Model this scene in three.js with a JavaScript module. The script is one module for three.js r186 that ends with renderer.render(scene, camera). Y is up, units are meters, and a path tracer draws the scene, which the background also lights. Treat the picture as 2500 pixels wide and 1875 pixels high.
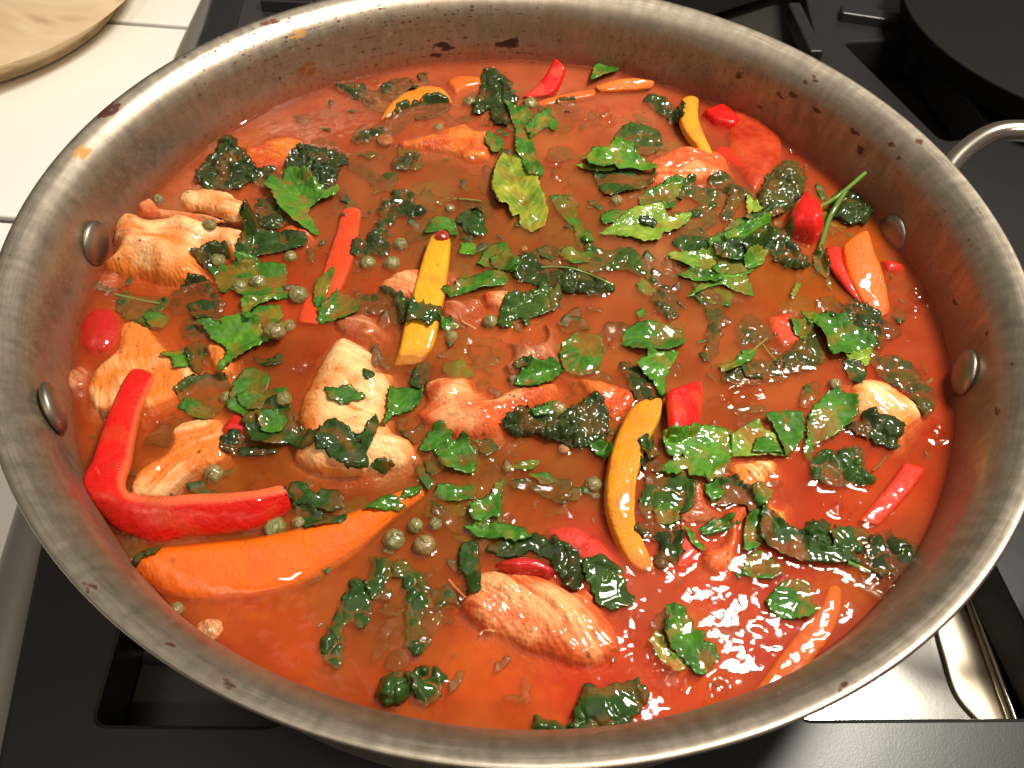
import * as THREE from 'three';
import { ImprovedNoise } from 'three/addons/math/ImprovedNoise.js';
import { RoundedBoxGeometry } from 'three/addons/geometries/RoundedBoxGeometry.js';
import { mergeGeometries } from 'three/addons/utils/BufferGeometryUtils.js';
import { RectAreaLightUniformsLib } from 'three/addons/lights/RectAreaLightUniformsLib.js';

// ---------------------------------------------------------------- camera, light, exposure
const scene = new THREE.Scene();
const CAM = { h: 0.18551, d: 0.20196, yaw: -0.00337, pitch: 0.92065, roll: 0.07125, f: 2060 };   // phone held over the hob, f in pixels of a 2500 wide picture
const fw = new THREE.Vector3(Math.sin(CAM.yaw) * Math.cos(CAM.pitch), -Math.sin(CAM.pitch), -Math.cos(CAM.yaw) * Math.cos(CAM.pitch));
const r0 = new THREE.Vector3().crossVectors(fw, new THREE.Vector3(0, 1, 0)).normalize(), u0 = new THREE.Vector3().crossVectors(r0, fw);
const RT = r0.clone().multiplyScalar(Math.cos(CAM.roll)).addScaledVector(u0, Math.sin(CAM.roll));
const UPV = u0.clone().multiplyScalar(Math.cos(CAM.roll)).addScaledVector(r0, -Math.sin(CAM.roll));
const EYE = new THREE.Vector3(0, CAM.h, CAM.d);
const camera = new THREE.PerspectiveCamera(2 * Math.atan(937.5 / CAM.f) * 180 / Math.PI, 4 / 3, 0.01, 20);
camera.position.copy(EYE); camera.up.copy(UPV); camera.lookAt(EYE.clone().add(fw));
camera.focus = 0.275; camera.userData.fStop = 36;

const renderer = new THREE.WebGLRenderer({ antialias: true });
renderer.toneMapping = THREE.LinearToneMapping; renderer.toneMappingExposure = 1.15;
renderer.shadowMap.enabled = true;
RectAreaLightUniformsLib.init();
scene.background = new THREE.Color().setRGB(0.145, 0.12, 0.095);              // the dim warm kitchen all round
function area(x, y, z, w, h, power, tx, ty, tz, c = [1, 0.925, 0.80]) {
  const l = new THREE.RectAreaLight(new THREE.Color().setRGB(...c), power, w, h);
  l.position.set(x, y, z); l.lookAt(tx, ty, tz); scene.add(l); return l;
}
area(0.31, 0.64, -0.12, 0.18, 0.085, 205, 0.31, 0, -0.09);                         // the lamp in the hood, over the right of the hob
area(0.30, 1.45, 0.95, 0.10, 0.10, 190, 0, 0, 0, [1, 0.88, 0.72]);            // ceiling downlight behind the cook
area(-0.5, 1.7, 0.5, 1.6, 1.6, 0.6, 0, 0, 0, [1, 0.9, 0.78]);               // light coming back from the pale ceiling

// ---------------------------------------------------------------- helpers
const YB = -0.031, RW = 0.1466;                                               // level of the broth, radius of the wall there
const perlin = new ImprovedNoise(), nz = (x, y, z = 0) => perlin.noise(x, y, z);
const fbm = (x, y, z = 0) => nz(x, y, z) * 0.6 + nz(x * 2.1, y * 2.1, z + 5) * 0.3 + nz(x * 4.3, y * 4.3, z + 9) * 0.15;
const clamp = (v, a = 0, b = 1) => Math.min(b, Math.max(a, v)), lerp = (a, b, t) => a + (b - a) * t;
const smooth = (a, b, v) => { const t = clamp((v - a) / (b - a)); return t * t * (3 - 2 * t); };
let seed = 7;
const rnd = () => { seed = (seed + 0x6d2b79f5) | 0; let t = Math.imul(seed ^ (seed >>> 15), 1 | seed); t = (t + Math.imul(t ^ (t >>> 7), 61 | t)) ^ t; return ((t ^ (t >>> 14)) >>> 0) / 4294967296; };
const hash = (i, j, k = 0) => { let h = Math.imul(i, 374761393) ^ Math.imul(j, 668265263) ^ Math.imul(k, 2147483647 - 88); h = Math.imul(h ^ (h >>> 13), 1274126177); return ((h ^ (h >>> 16)) >>> 0) / 4294967296; };
function worley(x, y) {
  const i = Math.floor(x), j = Math.floor(y); let f1 = 9, f2 = 9;
  for (let a = -1; a < 2; a++) for (let b = -1; b < 2; b++) {
    const d = Math.hypot(i + a + 0.15 + 0.7 * hash(i + a, j + b, 1) - x, j + b + 0.15 + 0.7 * hash(i + a, j + b, 2) - y);
    if (d < f1) { f2 = f1; f1 = d; } else if (d < f2) f2 = d;
  }
  return [f1, f2];
}
const lin = (c) => (c /= 255) <= 0.04045 ? c / 12.92 : ((c + 0.055) / 1.055) ** 2.4;
const rgb = (r, g, b, k = 1) => [lin(r) * k, lin(g) * k, lin(b) * k];
const mix = (a, b, t) => [lerp(a[0], b[0], t), lerp(a[1], b[1], t), lerp(a[2], b[2], t)];
// the point of a horizontal plane that is seen at a place of the photograph (its pixels, 2500 x 1875)
function ray(px, py) { return fw.clone().addScaledVector(RT, (px - 1250) / CAM.f).addScaledVector(UPV, -(py - 937.5) / CAM.f); }
function P(px, py, y) { const d = ray(px, py), t = (y - EYE.y) / d.y; return new THREE.Vector3(EYE.x + d.x * t, y, EYE.z + d.z * t); }
const ORIGIN = { A: [0, 0], B: [600, 100], C: [1200, 100], D: [1800, 0], E: [150, 400], F: [800, 500], G: [1450, 400], H: [1800, 500], I: [100, 850], J: [700, 850], K: [1400, 800], L: [1800, 850], M: [0, 1275], N: [600, 1275], O: [1200, 1275], Q: [1800, 1275] };
function pts(text) {                                                          // 'E 12,30 40,50@6 ...': places on a detail of the photograph, @ height above the broth in mm
  const [at, ...rest] = text.trim().split(/\s+/), o = ORIGIN[at];
  return rest.map((w) => { const [p, h] = w.split('@'), [x, y] = p.split(',').map(Number); return [o[0] + x / 2.766, o[1] + y / 2.766, h === undefined ? null : +h / 1000]; });
}
const used = {};
const numbered = (name) => { const n = used[name] = (used[name] ?? -1) + 1; return n ? `${name}_${String(n).padStart(3, '0')}` : name; };
function tag(o, label, category, group) { o.userData.label = label; o.userData.category = category; if (group) o.userData.group = group; return o; }
function put(name, geometry, material, label, category, group) {
  const m = new THREE.Mesh(geometry, material); m.name = numbered(name); m.castShadow = m.receiveShadow = true; scene.add(m); return tag(m, label, category, group);
}
function part(parent, name, geometry, material) { const m = new THREE.Mesh(geometry, material); m.name = name; m.castShadow = m.receiveShadow = true; parent.add(m); return m; }
function struct(name, geometry, material) { const m = new THREE.Mesh(geometry, material); m.name = name; m.castShadow = m.receiveShadow = true; m.userData.kind = 'structure'; scene.add(m); return m; }
function noiseTexture(n, f, repeat) {
  const data = new Uint8Array(n * n * 4);
  for (let y = 0; y < n; y++) for (let x = 0; x < n; x++) { const v = clamp(f(x / n, y / n)) * 255; data.set([v, v, v, 255], (y * n + x) * 4); }
  const t = new THREE.DataTexture(data, n, n); t.wrapS = t.wrapT = repeat === false ? THREE.ClampToEdgeWrapping : THREE.RepeatWrapping; t.magFilter = THREE.LinearFilter; t.needsUpdate = true; return t;
}
const tile = (f) => (u, v) => { const a = smooth(0, 1, u), b = smooth(0, 1, v); return lerp(lerp(f(u, v), f(u - 1, v), a), lerp(f(u, v - 1), f(u - 1, v - 1), a), b); };
const fineNoise = noiseTexture(256, tile((u, v) => 0.5 + 0.75 * (nz(u * 18, v * 18, 3) * 0.6 + nz(u * 44, v * 44, 8) * 0.5)));
const grainNoise = noiseTexture(256, (u, v) => 0.5 + 0.5 * (hash(Math.floor(u * 256), Math.floor(v * 256), 4) - 0.5) + 0.3 * nz(u * 12, v * 12, 1));

// ---------------------------------------------------------------- heights of what already lies in the pan
const HC = 0.0006, HN = 540, HO = -HC * HN / 2, H = new Float32Array(HN * HN).fill(YB);
function groundAt(x, z) { const i = Math.round((x - HO) / HC), j = Math.round((z - HO) / HC); return i < 0 || j < 0 || i >= HN || j >= HN ? YB : H[j * HN + i]; }
function splat(g) {
  const p = g.attributes.position.array, ix = g.index.array;
  for (let k = 0; k < ix.length; k += 3) {
    const a = ix[k] * 3, b = ix[k + 1] * 3, c = ix[k + 2] * 3;
    const ax = (p[a] - HO) / HC, az = (p[a + 2] - HO) / HC, bx = (p[b] - HO) / HC, bz = (p[b + 2] - HO) / HC, cx = (p[c] - HO) / HC, cz = (p[c + 2] - HO) / HC;
    const den = (bz - cz) * (ax - cx) + (cx - bx) * (az - cz); if (Math.abs(den) < 1e-9) continue;
    const i0 = Math.max(0, Math.ceil(Math.min(ax, bx, cx))), i1 = Math.min(HN - 1, Math.floor(Math.max(ax, bx, cx))), j0 = Math.max(0, Math.ceil(Math.min(az, bz, cz))), j1 = Math.min(HN - 1, Math.floor(Math.max(az, bz, cz)));
    for (let j = j0; j <= j1; j++) for (let i = i0; i <= i1; i++) {
      const l = ((bz - cz) * (i - cx) + (cx - bx) * (j - cz)) / den, m = ((cz - az) * (i - cx) + (ax - cx) * (j - cz)) / den, n = 1 - l - m;
      if (l < -1e-4 || m < -1e-4 || n < -1e-4) continue;
      const y = l * p[a + 1] + m * p[b + 1] + n * p[c + 1]; if (y > H[j * HN + i]) H[j * HN + i] = y;
    }
  }
}
function land(px, py) {                                                       // the first thing in the pan that is met at that place of the photograph
  const d = ray(px, py);
  for (let y = YB + 0.022; y > YB; y -= 0.0004) { const t = (y - EYE.y) / d.y, x = EYE.x + d.x * t, z = EYE.z + d.z * t; if (groundAt(x, z) >= y) return new THREE.Vector3(x, y, z); }
  return P(px, py, YB);
}

// ---------------------------------------------------------------- broth colours (olive among the herbs, red where tomato and pepper are)
const BROTH = [[1000, 280, 182, 70, 42], [700, 290, 175, 74, 55], [560, 350, 195, 82, 40], [900, 450, 150, 68, 38], [1000, 480, 142, 68, 36], [1150, 560, 122, 62, 26], [1400, 330, 165, 72, 40], [1480, 280, 185, 80, 55], [1350, 560, 130, 64, 28],
  [1600, 640, 150, 78, 50], [1950, 680, 142, 60, 15], [2050, 600, 150, 62, 18], [1850, 260, 150, 48, 28], [1950, 330, 145, 48, 34], [2200, 750, 155, 56, 34], [2280, 950, 155, 44, 24], [2250, 1150, 170, 44, 20], [2100, 1250, 185, 50, 24],
  [1900, 1350, 178, 50, 34], [1700, 700, 130, 60, 28], [1600, 800, 152, 64, 32], [1750, 850, 152, 66, 34], [1250, 950, 182, 68, 30], [1200, 900, 192, 78, 36], [1000, 950, 140, 62, 26], [700, 750, 178, 52, 20], [600, 900, 130, 50, 18],
  [300, 820, 180, 62, 18], [250, 1000, 165, 56, 18], [420, 960, 190, 70, 22], [550, 1150, 150, 60, 14], [600, 1190, 120, 50, 14], [900, 1150, 132, 54, 22], [1050, 1250, 122, 58, 22], [1350, 1200, 115, 58, 22], [1250, 1280, 132, 60, 26],
  [1400, 1300, 192, 50, 40], [500, 1500, 198, 66, 28], [700, 1600, 188, 58, 24], [850, 1550, 160, 70, 32], [950, 1500, 140, 64, 28], [1000, 1650, 162, 58, 22], [1200, 1720, 204, 80, 32], [1300, 1600, 208, 60, 34], [1450, 1700, 194, 44, 28],
  [1650, 1500, 188, 64, 46], [1800, 1450, 194, 60, 42], [1950, 1550, 192, 66, 58], [2050, 1600, 188, 62, 46], [1750, 1750, 204, 68, 40], [2150, 1350, 132, 58, 32], [1150, 1150, 122, 58, 22], [1500, 1050, 130, 60, 22], [150, 950, 150, 52, 30], [250, 1250, 110, 40, 22],
].map(([px, py, r0, g0, b0]) => { const [r, g, b] = mix([r0, g0, b0], [184, 68, 34], 0.14), p = P(px, py, YB); return [p.x, p.z, ...[0.92 * lin(r) ** 0.76, 1.18 * lin(g) ** 0.88, lin(b) ** 0.90]]; });
function brothColor(x, z) {
  let w = 0, r = 0, g = 0, b = 0;
  const wx = x + 0.006 * nz(x * 60, z * 60, 2), wz = z + 0.006 * nz(x * 60, z * 60, 7);
  for (const c of BROTH) { const d2 = (c[0] - wx) ** 2 + (c[1] - wz) ** 2 + 6e-5, k = 1 / (d2 * d2); w += k; r += c[2] * k; g += c[3] * k; b += c[4] * k; }
  const m = 1 + 0.26 * fbm(x * 130, z * 130, 4) + 0.22 * nz(x * 48, z * 48, 24), h = 1 + 0.35 * nz(x * 70, z * 70, 27);
  return [Math.min(0.9, r / w * m), g / w * m * h, b / w * m * h];
}

// ---------------------------------------------------------------- shapes: a sheet or a lump over an outline, a strip between two edges
function resample(poly, step, rough, corners, s) {                            // closed outline in x, z; rounded unless it has corners; uneven by 'rough' metres
  const out = [], n = poly.length;
  for (let k = 0; k < n; k++) {
    const [a, b, c, d] = [poly[(k + n - 1) % n], poly[k], poly[(k + 1) % n], poly[(k + 2) % n]], len = Math.hypot(c.x - b.x, c.z - b.z), m = Math.max(1, Math.round(len / step));
    for (let q = 0; q < m; q++) {
      const t = q / m, t2 = t * t, t3 = t2 * t, f = corners;
      const cr = (e) => 0.5 * (2 * b[e] + (c[e] - a[e]) * t + (2 * a[e] - 5 * b[e] + 4 * c[e] - d[e]) * t2 + (3 * b[e] - a[e] - 3 * c[e] + d[e]) * t3);
      const x = lerp(cr('x'), lerp(b.x, c.x, t), f), z = lerp(cr('z'), lerp(b.z, c.z, t), f);
      out.push({ x: x + rough * 2 * nz(x * 700, z * 700, s), z: z + rough * 2 * nz(x * 700, z * 700, s + 3) });
    }
  }
  return out;
}
function slab(poly, cell, make, scale = 0.04) {                               // make(x, z, d, u, v) -> [top, bottom, colour]; d is the distance to the outline, u and v run along and across the longest way
  let x0 = 9, x1 = -9, z0 = 9, z1 = -9, mx = 0, mz = 0;
  for (const p of poly) { x0 = Math.min(x0, p.x); x1 = Math.max(x1, p.x); z0 = Math.min(z0, p.z); z1 = Math.max(z1, p.z); mx += p.x / poly.length; mz += p.z / poly.length; }
  let xx = 0, xz = 0, zz = 0; for (const p of poly) { xx += (p.x - mx) ** 2; xz += (p.x - mx) * (p.z - mz); zz += (p.z - mz) ** 2; }
  const ang = 0.5 * Math.atan2(2 * xz, xx - zz), ca = Math.cos(ang), sa = Math.sin(ang);
  const nx = Math.ceil((x1 - x0) / cell) + 3, nzz = Math.ceil((z1 - z0) / cell) + 3, V = new Array(nx * nzz), E = poly.length;
  for (let j = 0; j < nzz; j++) for (let i = 0; i < nx; i++) {
    let x = x0 + (i - 1) * cell, z = z0 + (j - 1) * cell, best = 1e9, bx = 0, bz = 0, inside = false;
    for (let k = 0, l = E - 1; k < E; l = k++) {
      const a = poly[l], b = poly[k], ex = b.x - a.x, ez = b.z - a.z, t = clamp(((x - a.x) * ex + (z - a.z) * ez) / (ex * ex + ez * ez + 1e-18)), qx = a.x + ex * t, qz = a.z + ez * t, d = (x - qx) ** 2 + (z - qz) ** 2;
      if (d < best) { best = d; bx = qx; bz = qz; }
      if ((a.z > z) !== (b.z > z) && x < (ex * (z - a.z)) / ez + a.x) inside = !inside;
    }
    const d = Math.sqrt(best), near = d < cell * 0.55;
    V[j * nx + i] = { x: near ? bx : x, z: near ? bz : z, d: near ? 0 : d, ok: near || inside, cx: x, in: inside };
  }
  const tris = [];
  const tri = (a, b, c) => {
    const A = V[a], B = V[b], C = V[c]; if (!A.ok || !B.ok || !C.ok) return;
    if (A.d + B.d + C.d === 0) { if (!(A.in || B.in || C.in)) return; }
    if (Math.abs((B.x - A.x) * (C.z - A.z) - (B.z - A.z) * (C.x - A.x)) < cell * cell * 0.02) return;
    tris.push([a, b, c]);
  };
  for (let j = 0; j < nzz - 1; j++) for (let i = 0; i < nx - 1; i++) { const a = j * nx + i, b = a + 1, c = a + nx, d = c + 1; if ((i + j) & 1) { tri(a, c, b); tri(b, c, d); } else { tri(a, c, d); tri(a, d, b); } }
  const pos = [], col = [], uv = [], idx = [], top = {}, bot = {};
  const add = (v, y, c) => { pos.push(v.x, y, v.z); col.push(...c); uv.push(v.x / scale + 7, v.z / scale + 7); return pos.length / 3 - 1; };
  const edge = new Map();
  for (const t of tris) for (let k = 0; k < 3; k++) { const a = t[k], b = t[(k + 1) % 3], key = a < b ? a + '_' + b : b + '_' + a; edge.set(key, (edge.get(key) ?? 0) + 1); }
  const rim = new Set(); for (const [key, n] of edge) if (n === 1) for (const v of key.split('_')) rim.add(+v);
  const out = []; for (const t of tris) for (const v of t) if (!(v in top)) {
    const p = V[v], u = ((p.x - mx) * ca + (p.z - mz) * sa), w = (-(p.x - mx) * sa + (p.z - mz) * ca), [yt, yb, c, cb] = make(p.x, p.z, p.d, u, w);
    top[v] = add(p, rim.has(v) ? (yt + yb) / 2 : yt, c); bot[v] = rim.has(v) ? top[v] : add(p, yb, cb ?? c); out.push(v);
  }
  for (const [a, b, c] of tris) { idx.push(top[a], top[b], top[c]); if (!(rim.has(a) && rim.has(b) && rim.has(c))) idx.push(bot[a], bot[c], bot[b]); }
  const g = new THREE.BufferGeometry();
  g.setAttribute('position', new THREE.Float32BufferAttribute(pos, 3)); g.setAttribute('color', new THREE.Float32BufferAttribute(col, 3)); g.setAttribute('uv', new THREE.Float32BufferAttribute(uv, 2)); g.setIndex(idx); g.computeVertexNormals();
  return g;
}
function settle(g) { g.computeBoundingBox(); const c = g.boundingBox.getCenter(new THREE.Vector3()); c.y = g.boundingBox.min.y; g.translate(-c.x, -c.y, -c.z); return c; }   // a thing's origin is at its base
function ribbon(A, B, thick, bulge, color, ends = 0.6, rough = 1) {                      // a strip whose seen face lies between the edges A and B
  const a3 = new THREE.CatmullRomCurve3(A), b3 = new THREE.CatmullRomCurve3(B), n = Math.max(12, Math.round(Math.max(a3.getLength(), b3.getLength()) / 0.0009)), m = 30, sect = [];
  for (let k = 0; k < 18; k++) { const s = 1 - 2 * k / 17; sect.push([s, (1 - Math.abs(s) ** 7) ** 0.5]); }
  for (let k = 0; k < 12; k++) { const s = -1 + 2 * (k + 1) / 13; sect.push([s, -((1 - Math.abs(s) ** 7) ** 0.5)]); }
  const pos = [], col = [], idx = [], uv = [], T = new THREE.Vector3(), N = new THREE.Vector3(), C = new THREE.Vector3(), q = new THREE.Vector3();
  const mid = []; for (let i = 0; i <= n; i++) mid.push([a3.getPoint(i / n), b3.getPoint(i / n)]);
  const L = n * 0.0009;
  for (let i = 0; i <= n; i++) {
    const [a, b] = mid[i], w = b.clone().sub(a).multiplyScalar(0.5); C.addVectors(a, b).multiplyScalar(0.5);
    const [a1, b1] = mid[Math.min(n, i + 1)], [a_, b_] = mid[Math.max(0, i - 1)]; T.addVectors(a1, b1).sub(a_).sub(b_).normalize();
    N.crossVectors(T, w).normalize(); if (N.dot(q.subVectors(EYE, C)) < 0) N.negate();
    const e = Math.min(i / n, 1 - i / n) * L, sh = ends + (1 - ends) * Math.sqrt(1 - (1 - clamp(e / 0.0022)) ** 2);
    for (let k = 0; k < m; k++) {
      const [s, t] = sect[k];
            const v = C.clone().addScaledVector(w, s * sh).addScaledVector(N, (thick / 2) * (t - 1) * sh + bulge * (1 - s * s) * (t > -0.2 ? 1 : 0.3) - thick * 0.3 * (1 - sh));
      v.addScaledVector(N, rough * (0.00045 * nz(v.x * 110, v.y * 110, v.z * 110) + 0.00016 * nz(v.x * 420, v.y * 420, v.z * 420)));
      pos.push(v.x, v.y, v.z); col.push(...color(i / n, s, t, v)); uv.push(i * 0.0009 / 0.04, k / m * 0.5);
    }
  }
  const ring = (i, k) => i * m + (k % m);
  const flip = new THREE.Vector3().crossVectors(mid[1][0].clone().sub(mid[0][0]), mid[0][1].clone().sub(mid[0][0])).dot(new THREE.Vector3().subVectors(EYE, mid[0][0])) > 0;
  const face = (x, y, z) => idx.push(...(flip ? [x, y, z] : [x, z, y]));
  for (let i = 0; i < n; i++) for (let k = 0; k < m; k++) { face(ring(i, k), ring(i, k + 1), ring(i + 1, k)); face(ring(i, k + 1), ring(i + 1, k + 1), ring(i + 1, k)); }
  for (const [i, s] of [[0, 1], [n, -1]]) {
    let x = 0, y = 0, z = 0; for (let k = 0; k < m; k++) { const p = ring(i, k) * 3; x += pos[p] / m; y += pos[p + 1] / m; z += pos[p + 2] / m; }
    const c = pos.length / 3; pos.push(x, y, z); col.push(...color(i / n, 0, 0, new THREE.Vector3(x, y, z))); uv.push(0, 0);
    for (let k = 0; k < m; k++) s > 0 ? face(c, ring(i, k + 1), ring(i, k)) : face(c, ring(i, k), ring(i, k + 1));
  }
  const g = new THREE.BufferGeometry();
  g.setAttribute('position', new THREE.Float32BufferAttribute(pos, 3)); g.setAttribute('color', new THREE.Float32BufferAttribute(col, 3)); g.setAttribute('uv', new THREE.Float32BufferAttribute(uv, 2)); g.setIndex(idx); g.computeVertexNormals();
  return g;
}
function drop(name, g, material, label, category, group) {                    // a thing lying in the pan: known to what is laid on it later, then turned into an object with its origin at its base
  splat(g); const c = settle(g), m = put(name, g, material, label, category, group); m.position.copy(c); return m;
}
const wet = (o) => new THREE.MeshPhysicalMaterial({ vertexColors: true, roughness: 0.38, clearcoat: 0.85, clearcoatRoughness: 0.06, bumpMap: fineNoise, bumpScale: 0.0002, ...o });
const MAT = {
  leaf: wet({ roughness: 0.5, specularIntensity: 0.3, clearcoat: 0.8, clearcoatRoughness: 0.07, bumpScale: 0.00013 }),
  kale: wet({ roughness: 0.6, specularIntensity: 0.15, clearcoat: 0.9, clearcoatRoughness: 0.05, bumpScale: 0.00003 }),
  chicken: wet({ roughness: 0.55, specularIntensity: 0.4, clearcoat: 0.75, clearcoatRoughness: 0.07, bumpScale: 0.00055 }),
  pepper: wet({ roughness: 0.5, specularIntensity: 0.3, clearcoat: 0.7, clearcoatRoughness: 0.08, bumpScale: 0.0003 }),
  caper: wet({ roughness: 0.4, clearcoat: 0.8, clearcoatRoughness: 0.1, bumpScale: 0.0002 }),
};
const wash = (c, x, z, y, t = 1) => mix(c, brothColor(x, z), 0.6 * t * (1 - smooth(0.0002, 0.0018, y - YB)));
function grow(poly, by0, teeth = 0) {                                                     // the outline moved outwards: what goes on under the surface
  let area2 = 0, by = by0; const n = poly.length; for (let k = 0; k < n; k++) { const a = poly[k], b = poly[(k + 1) % n]; area2 += a.x * b.z - b.x * a.z; }
  const s = Math.sign(area2); return poly.map((p, k) => { by = by0 + teeth * (0.35 + 1.3 * Math.abs(nz(p.x * 160, p.z * 160, 77))) * (Math.abs((k * 0.0007 / 0.0027 + 0.8 * nz(p.x * 120, p.z * 120, 70)) % 1 - 0.5) * 2) ** 1.5; const a = poly[(k + n - 4) % n], b = poly[(k + 4) % n], dx = b.x - a.x, dz = b.z - a.z, l = Math.hypot(dx, dz) + 1e-9; return { x: p.x + s * dz / l * by, z: p.z - s * dx / l * by }; });
}   // sauce still on what barely stands out of the broth

// ---------------------------------------------------------------- hob, counter and what stands on them
const steel = (o) => new THREE.MeshPhysicalMaterial({ color: new THREE.Color().setRGB(0.60, 0.55, 0.48), metalness: 1, roughness: 0.34, ...o });
const solid = (r, g, b, o) => new THREE.MeshPhysicalMaterial({ color: new THREE.Color().setRGB(r, g, b), roughness: 0.6, ...o });
const ironMat = solid(0.014, 0.0135, 0.0135, { roughness: 0.32, specularIntensity: 0.8, bumpMap: grainNoise, bumpScale: 0.000022 });
const box = (w, h, d, r = 0.002) => new RoundedBoxGeometry(w, h, d, 2, r);
{
  const counter = struct('counter', box(0.40, 0.02, 0.80, 0.001).translate(-0.37, -0.1075, 0), solid(0.055, 0.05, 0.045, { roughness: 0.9 }));   // the dark joints
  const glaze = solid(0.86, 0.85, 0.80, { roughness: 0.22 });
  for (const [z0, z1] of [[-0.42, -0.2615], [-0.2575, -0.0885], [-0.0845, 0.0845], [0.0885, 0.258]]) {
    part(counter, 'tile', box(0.168, 0.012, z1 - z0, 0.0016).translate(-0.254, -0.1005, (z0 + z1) / 2), glaze);
    part(counter, 'tile', box(0.168, 0.012, z1 - z0, 0.0016).translate(-0.4245, -0.1005, (z0 + z1) / 2), glaze);
  }
  const V = (x, z, y = -0.0925) => new THREE.Vector3(x, y, z), grey = () => [1, 1, 1];
  const trim = ribbon([V(-0.216, -0.42), V(-0.2095, -0.282), V(-0.2065, -0.215), V(-0.1765, 0.0706), V(-0.156, 0.19), V(-0.135, 0.30)], [V(-0.206, -0.42), V(-0.1965, -0.284), V(-0.1925, -0.24), V(-0.1555, 0.081), V(-0.1405, 0.149), V(-0.105, 0.30)], 0.006, 0.0035, grey, 1, 0);
  const trimT = put('hob_edge_trim', trim, steel({ roughness: 0.34, metalness: 0.7, color: new THREE.Color().setRGB(0.34, 0.33, 0.29) }), 'brushed steel trim strip between white tiles and black hob', 'trim strip');
  trimT.userData.kind = 'structure';
  struct('hob', new THREE.PlaneGeometry(0.9, 0.95).rotateX(-Math.PI / 2).translate(0.25, -0.116, -0.08), solid(0.03, 0.027, 0.024, { roughness: 0.35 }));
  // the cast-iron pan support: a flat frame with openings
  const flat = (px, py) => { const p = P(px, py, -0.082); return new THREE.Vector2(p.x, -p.z); };
  const frame = new THREE.Shape([[-0.192, -0.42], [-0.1905, -0.24], [-0.1545, 0.083], [-0.140, 0.150], [-0.118, 0.25], [0.42, 0.25], [0.42, -0.42]].map(([x, z]) => new THREE.Vector2(x, -z)));
  const hole = (list, r) => {                                                // opening with rounded corners
    const h = new THREE.Path(), n = list.length;
    list.forEach((p, k) => { const a = list[(k + n - 1) % n], c = list[(k + 1) % n], s = p.clone().add(a.clone().sub(p).setLength(r)), e = p.clone().add(c.clone().sub(p).setLength(r)); if (k) h.lineTo(s.x, s.y); else h.moveTo(s.x, s.y); h.quadraticCurveTo(p.x, p.y, e.x, e.y); });
    h.closePath(); return h;
  };
  const L1 = flat(215, 1779), L2 = flat(690, 1783), c1 = flat(1960, 1768), c2 = flat(2500, 1752), e1 = flat(2452, 1400), e2 = flat(2500, 1494);
  const edge = e2.clone().sub(e1).normalize(), k = (c2.y - e2.y) / edge.y, corner = e2.clone().addScaledVector(edge, k), upR = e1.clone().addScaledVector(edge, -0.16);
  frame.holes.push(hole([new THREE.Vector2(0.062, upR.y - 0.03), new THREE.Vector2(c1.x - 0.002, c1.y), corner, upR], 0.006));
  frame.holes.push(hole([new THREE.Vector2(L1.x - 0.012, 0.06), L1, L2, new THREE.Vector2(-0.02, 0.06)].reverse(), 0.006));
  frame.holes.push(hole([flat(1600, 0), flat(1860, 130), flat(2010, 150), flat(1972, -10), flat(1960, -110)].reverse(), 0.004));
  frame.holes.push(hole([flat(2050, 100), flat(2300, 350), flat(2440, 330), flat(2250, 90)].reverse(), 0.008));
  const g = new THREE.ExtrudeGeometry(frame, { depth: 0.020, bevelEnabled: true, bevelSize: 0.0015, bevelThickness: 0.0015, bevelSegments: 2, curveSegments: 8 }).rotateX(-Math.PI / 2).translate(0, -0.1035, 0);
  const uv = g.attributes.uv; for (let i = 0; i < uv.count; i++) uv.setXY(i, uv.getX(i) / 0.07, uv.getY(i) / 0.07);
  const grate = put('pan_support', g, ironMat, 'flat dark cast-iron pan support with openings under the steel pan', 'pan support');
  const bar = (a, b, w, h, y, name) => { const p = P(a[0], a[1], y), q = P(b[0], b[1], y), L = p.distanceTo(q), m = part(grate, name, box(L, h, w, 0.0015), ironMat); m.position.copy(p).lerp(q, 0.5).setY(y - h / 2 + 0.004); m.rotation.y = Math.atan2(-(q.z - p.z), q.x - p.x); };
  bar([2050, 34], [2235, 62], 0.011, 0.010, -0.080, 'finger'); bar([1935, 20], [1990, 140], 0.008, 0.010, -0.080, 'finger'); bar([640, 6], [770, 12], 0.009, 0.010, -0.078, 'finger');
  // burner trays of bare steel under the openings
  const tray = put('burner_tray', box(0.16, 0.004, 0.20, 0.001).translate(0.145, -0.112, 0.06), steel({ roughness: 0.16, color: new THREE.Color().setRGB(0.62, 0.60, 0.56), bumpMap: grainNoise, bumpScale: 0.000012 }), 'bright bare steel burner tray below the pan support at right', 'burner tray');
  const Q = (px, py, y) => P(px, py, y);
  part(tray, 'raised_rib', ribbon([Q(2270, 1480, -0.1085), Q(2300, 1600, -0.1085), Q(2335, 1700, -0.1085), Q(2400, 1775, -0.1085)], [Q(2340, 1440, -0.1085), Q(2395, 1560, -0.1085), Q(2430, 1660, -0.1085), Q(2470, 1775, -0.1085)], 0.0015, 0.0003, () => [1, 1, 1], 1, 0), steel({ roughness: 0.3, color: new THREE.Color().setRGB(0.55, 0.47, 0.36) }));
  part(tray, 'raised_rib', ribbon([Q(2355, 1450, -0.106), Q(2470, 1765, -0.106)], [Q(2375, 1440, -0.106), Q(2492, 1765, -0.106)], 0.003, 0.0012, () => [1, 1, 1], 1, 0), steel({ roughness: 0.2 }));
  const tray2 = put('burner_tray', box(0.16, 0.004, 0.16, 0.001).translate(-0.06, -0.112, 0.09), solid(0.035, 0.032, 0.029, { roughness: 0.3 }), 'black enamelled burner tray below the pan support at lower left', 'burner tray');
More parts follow.
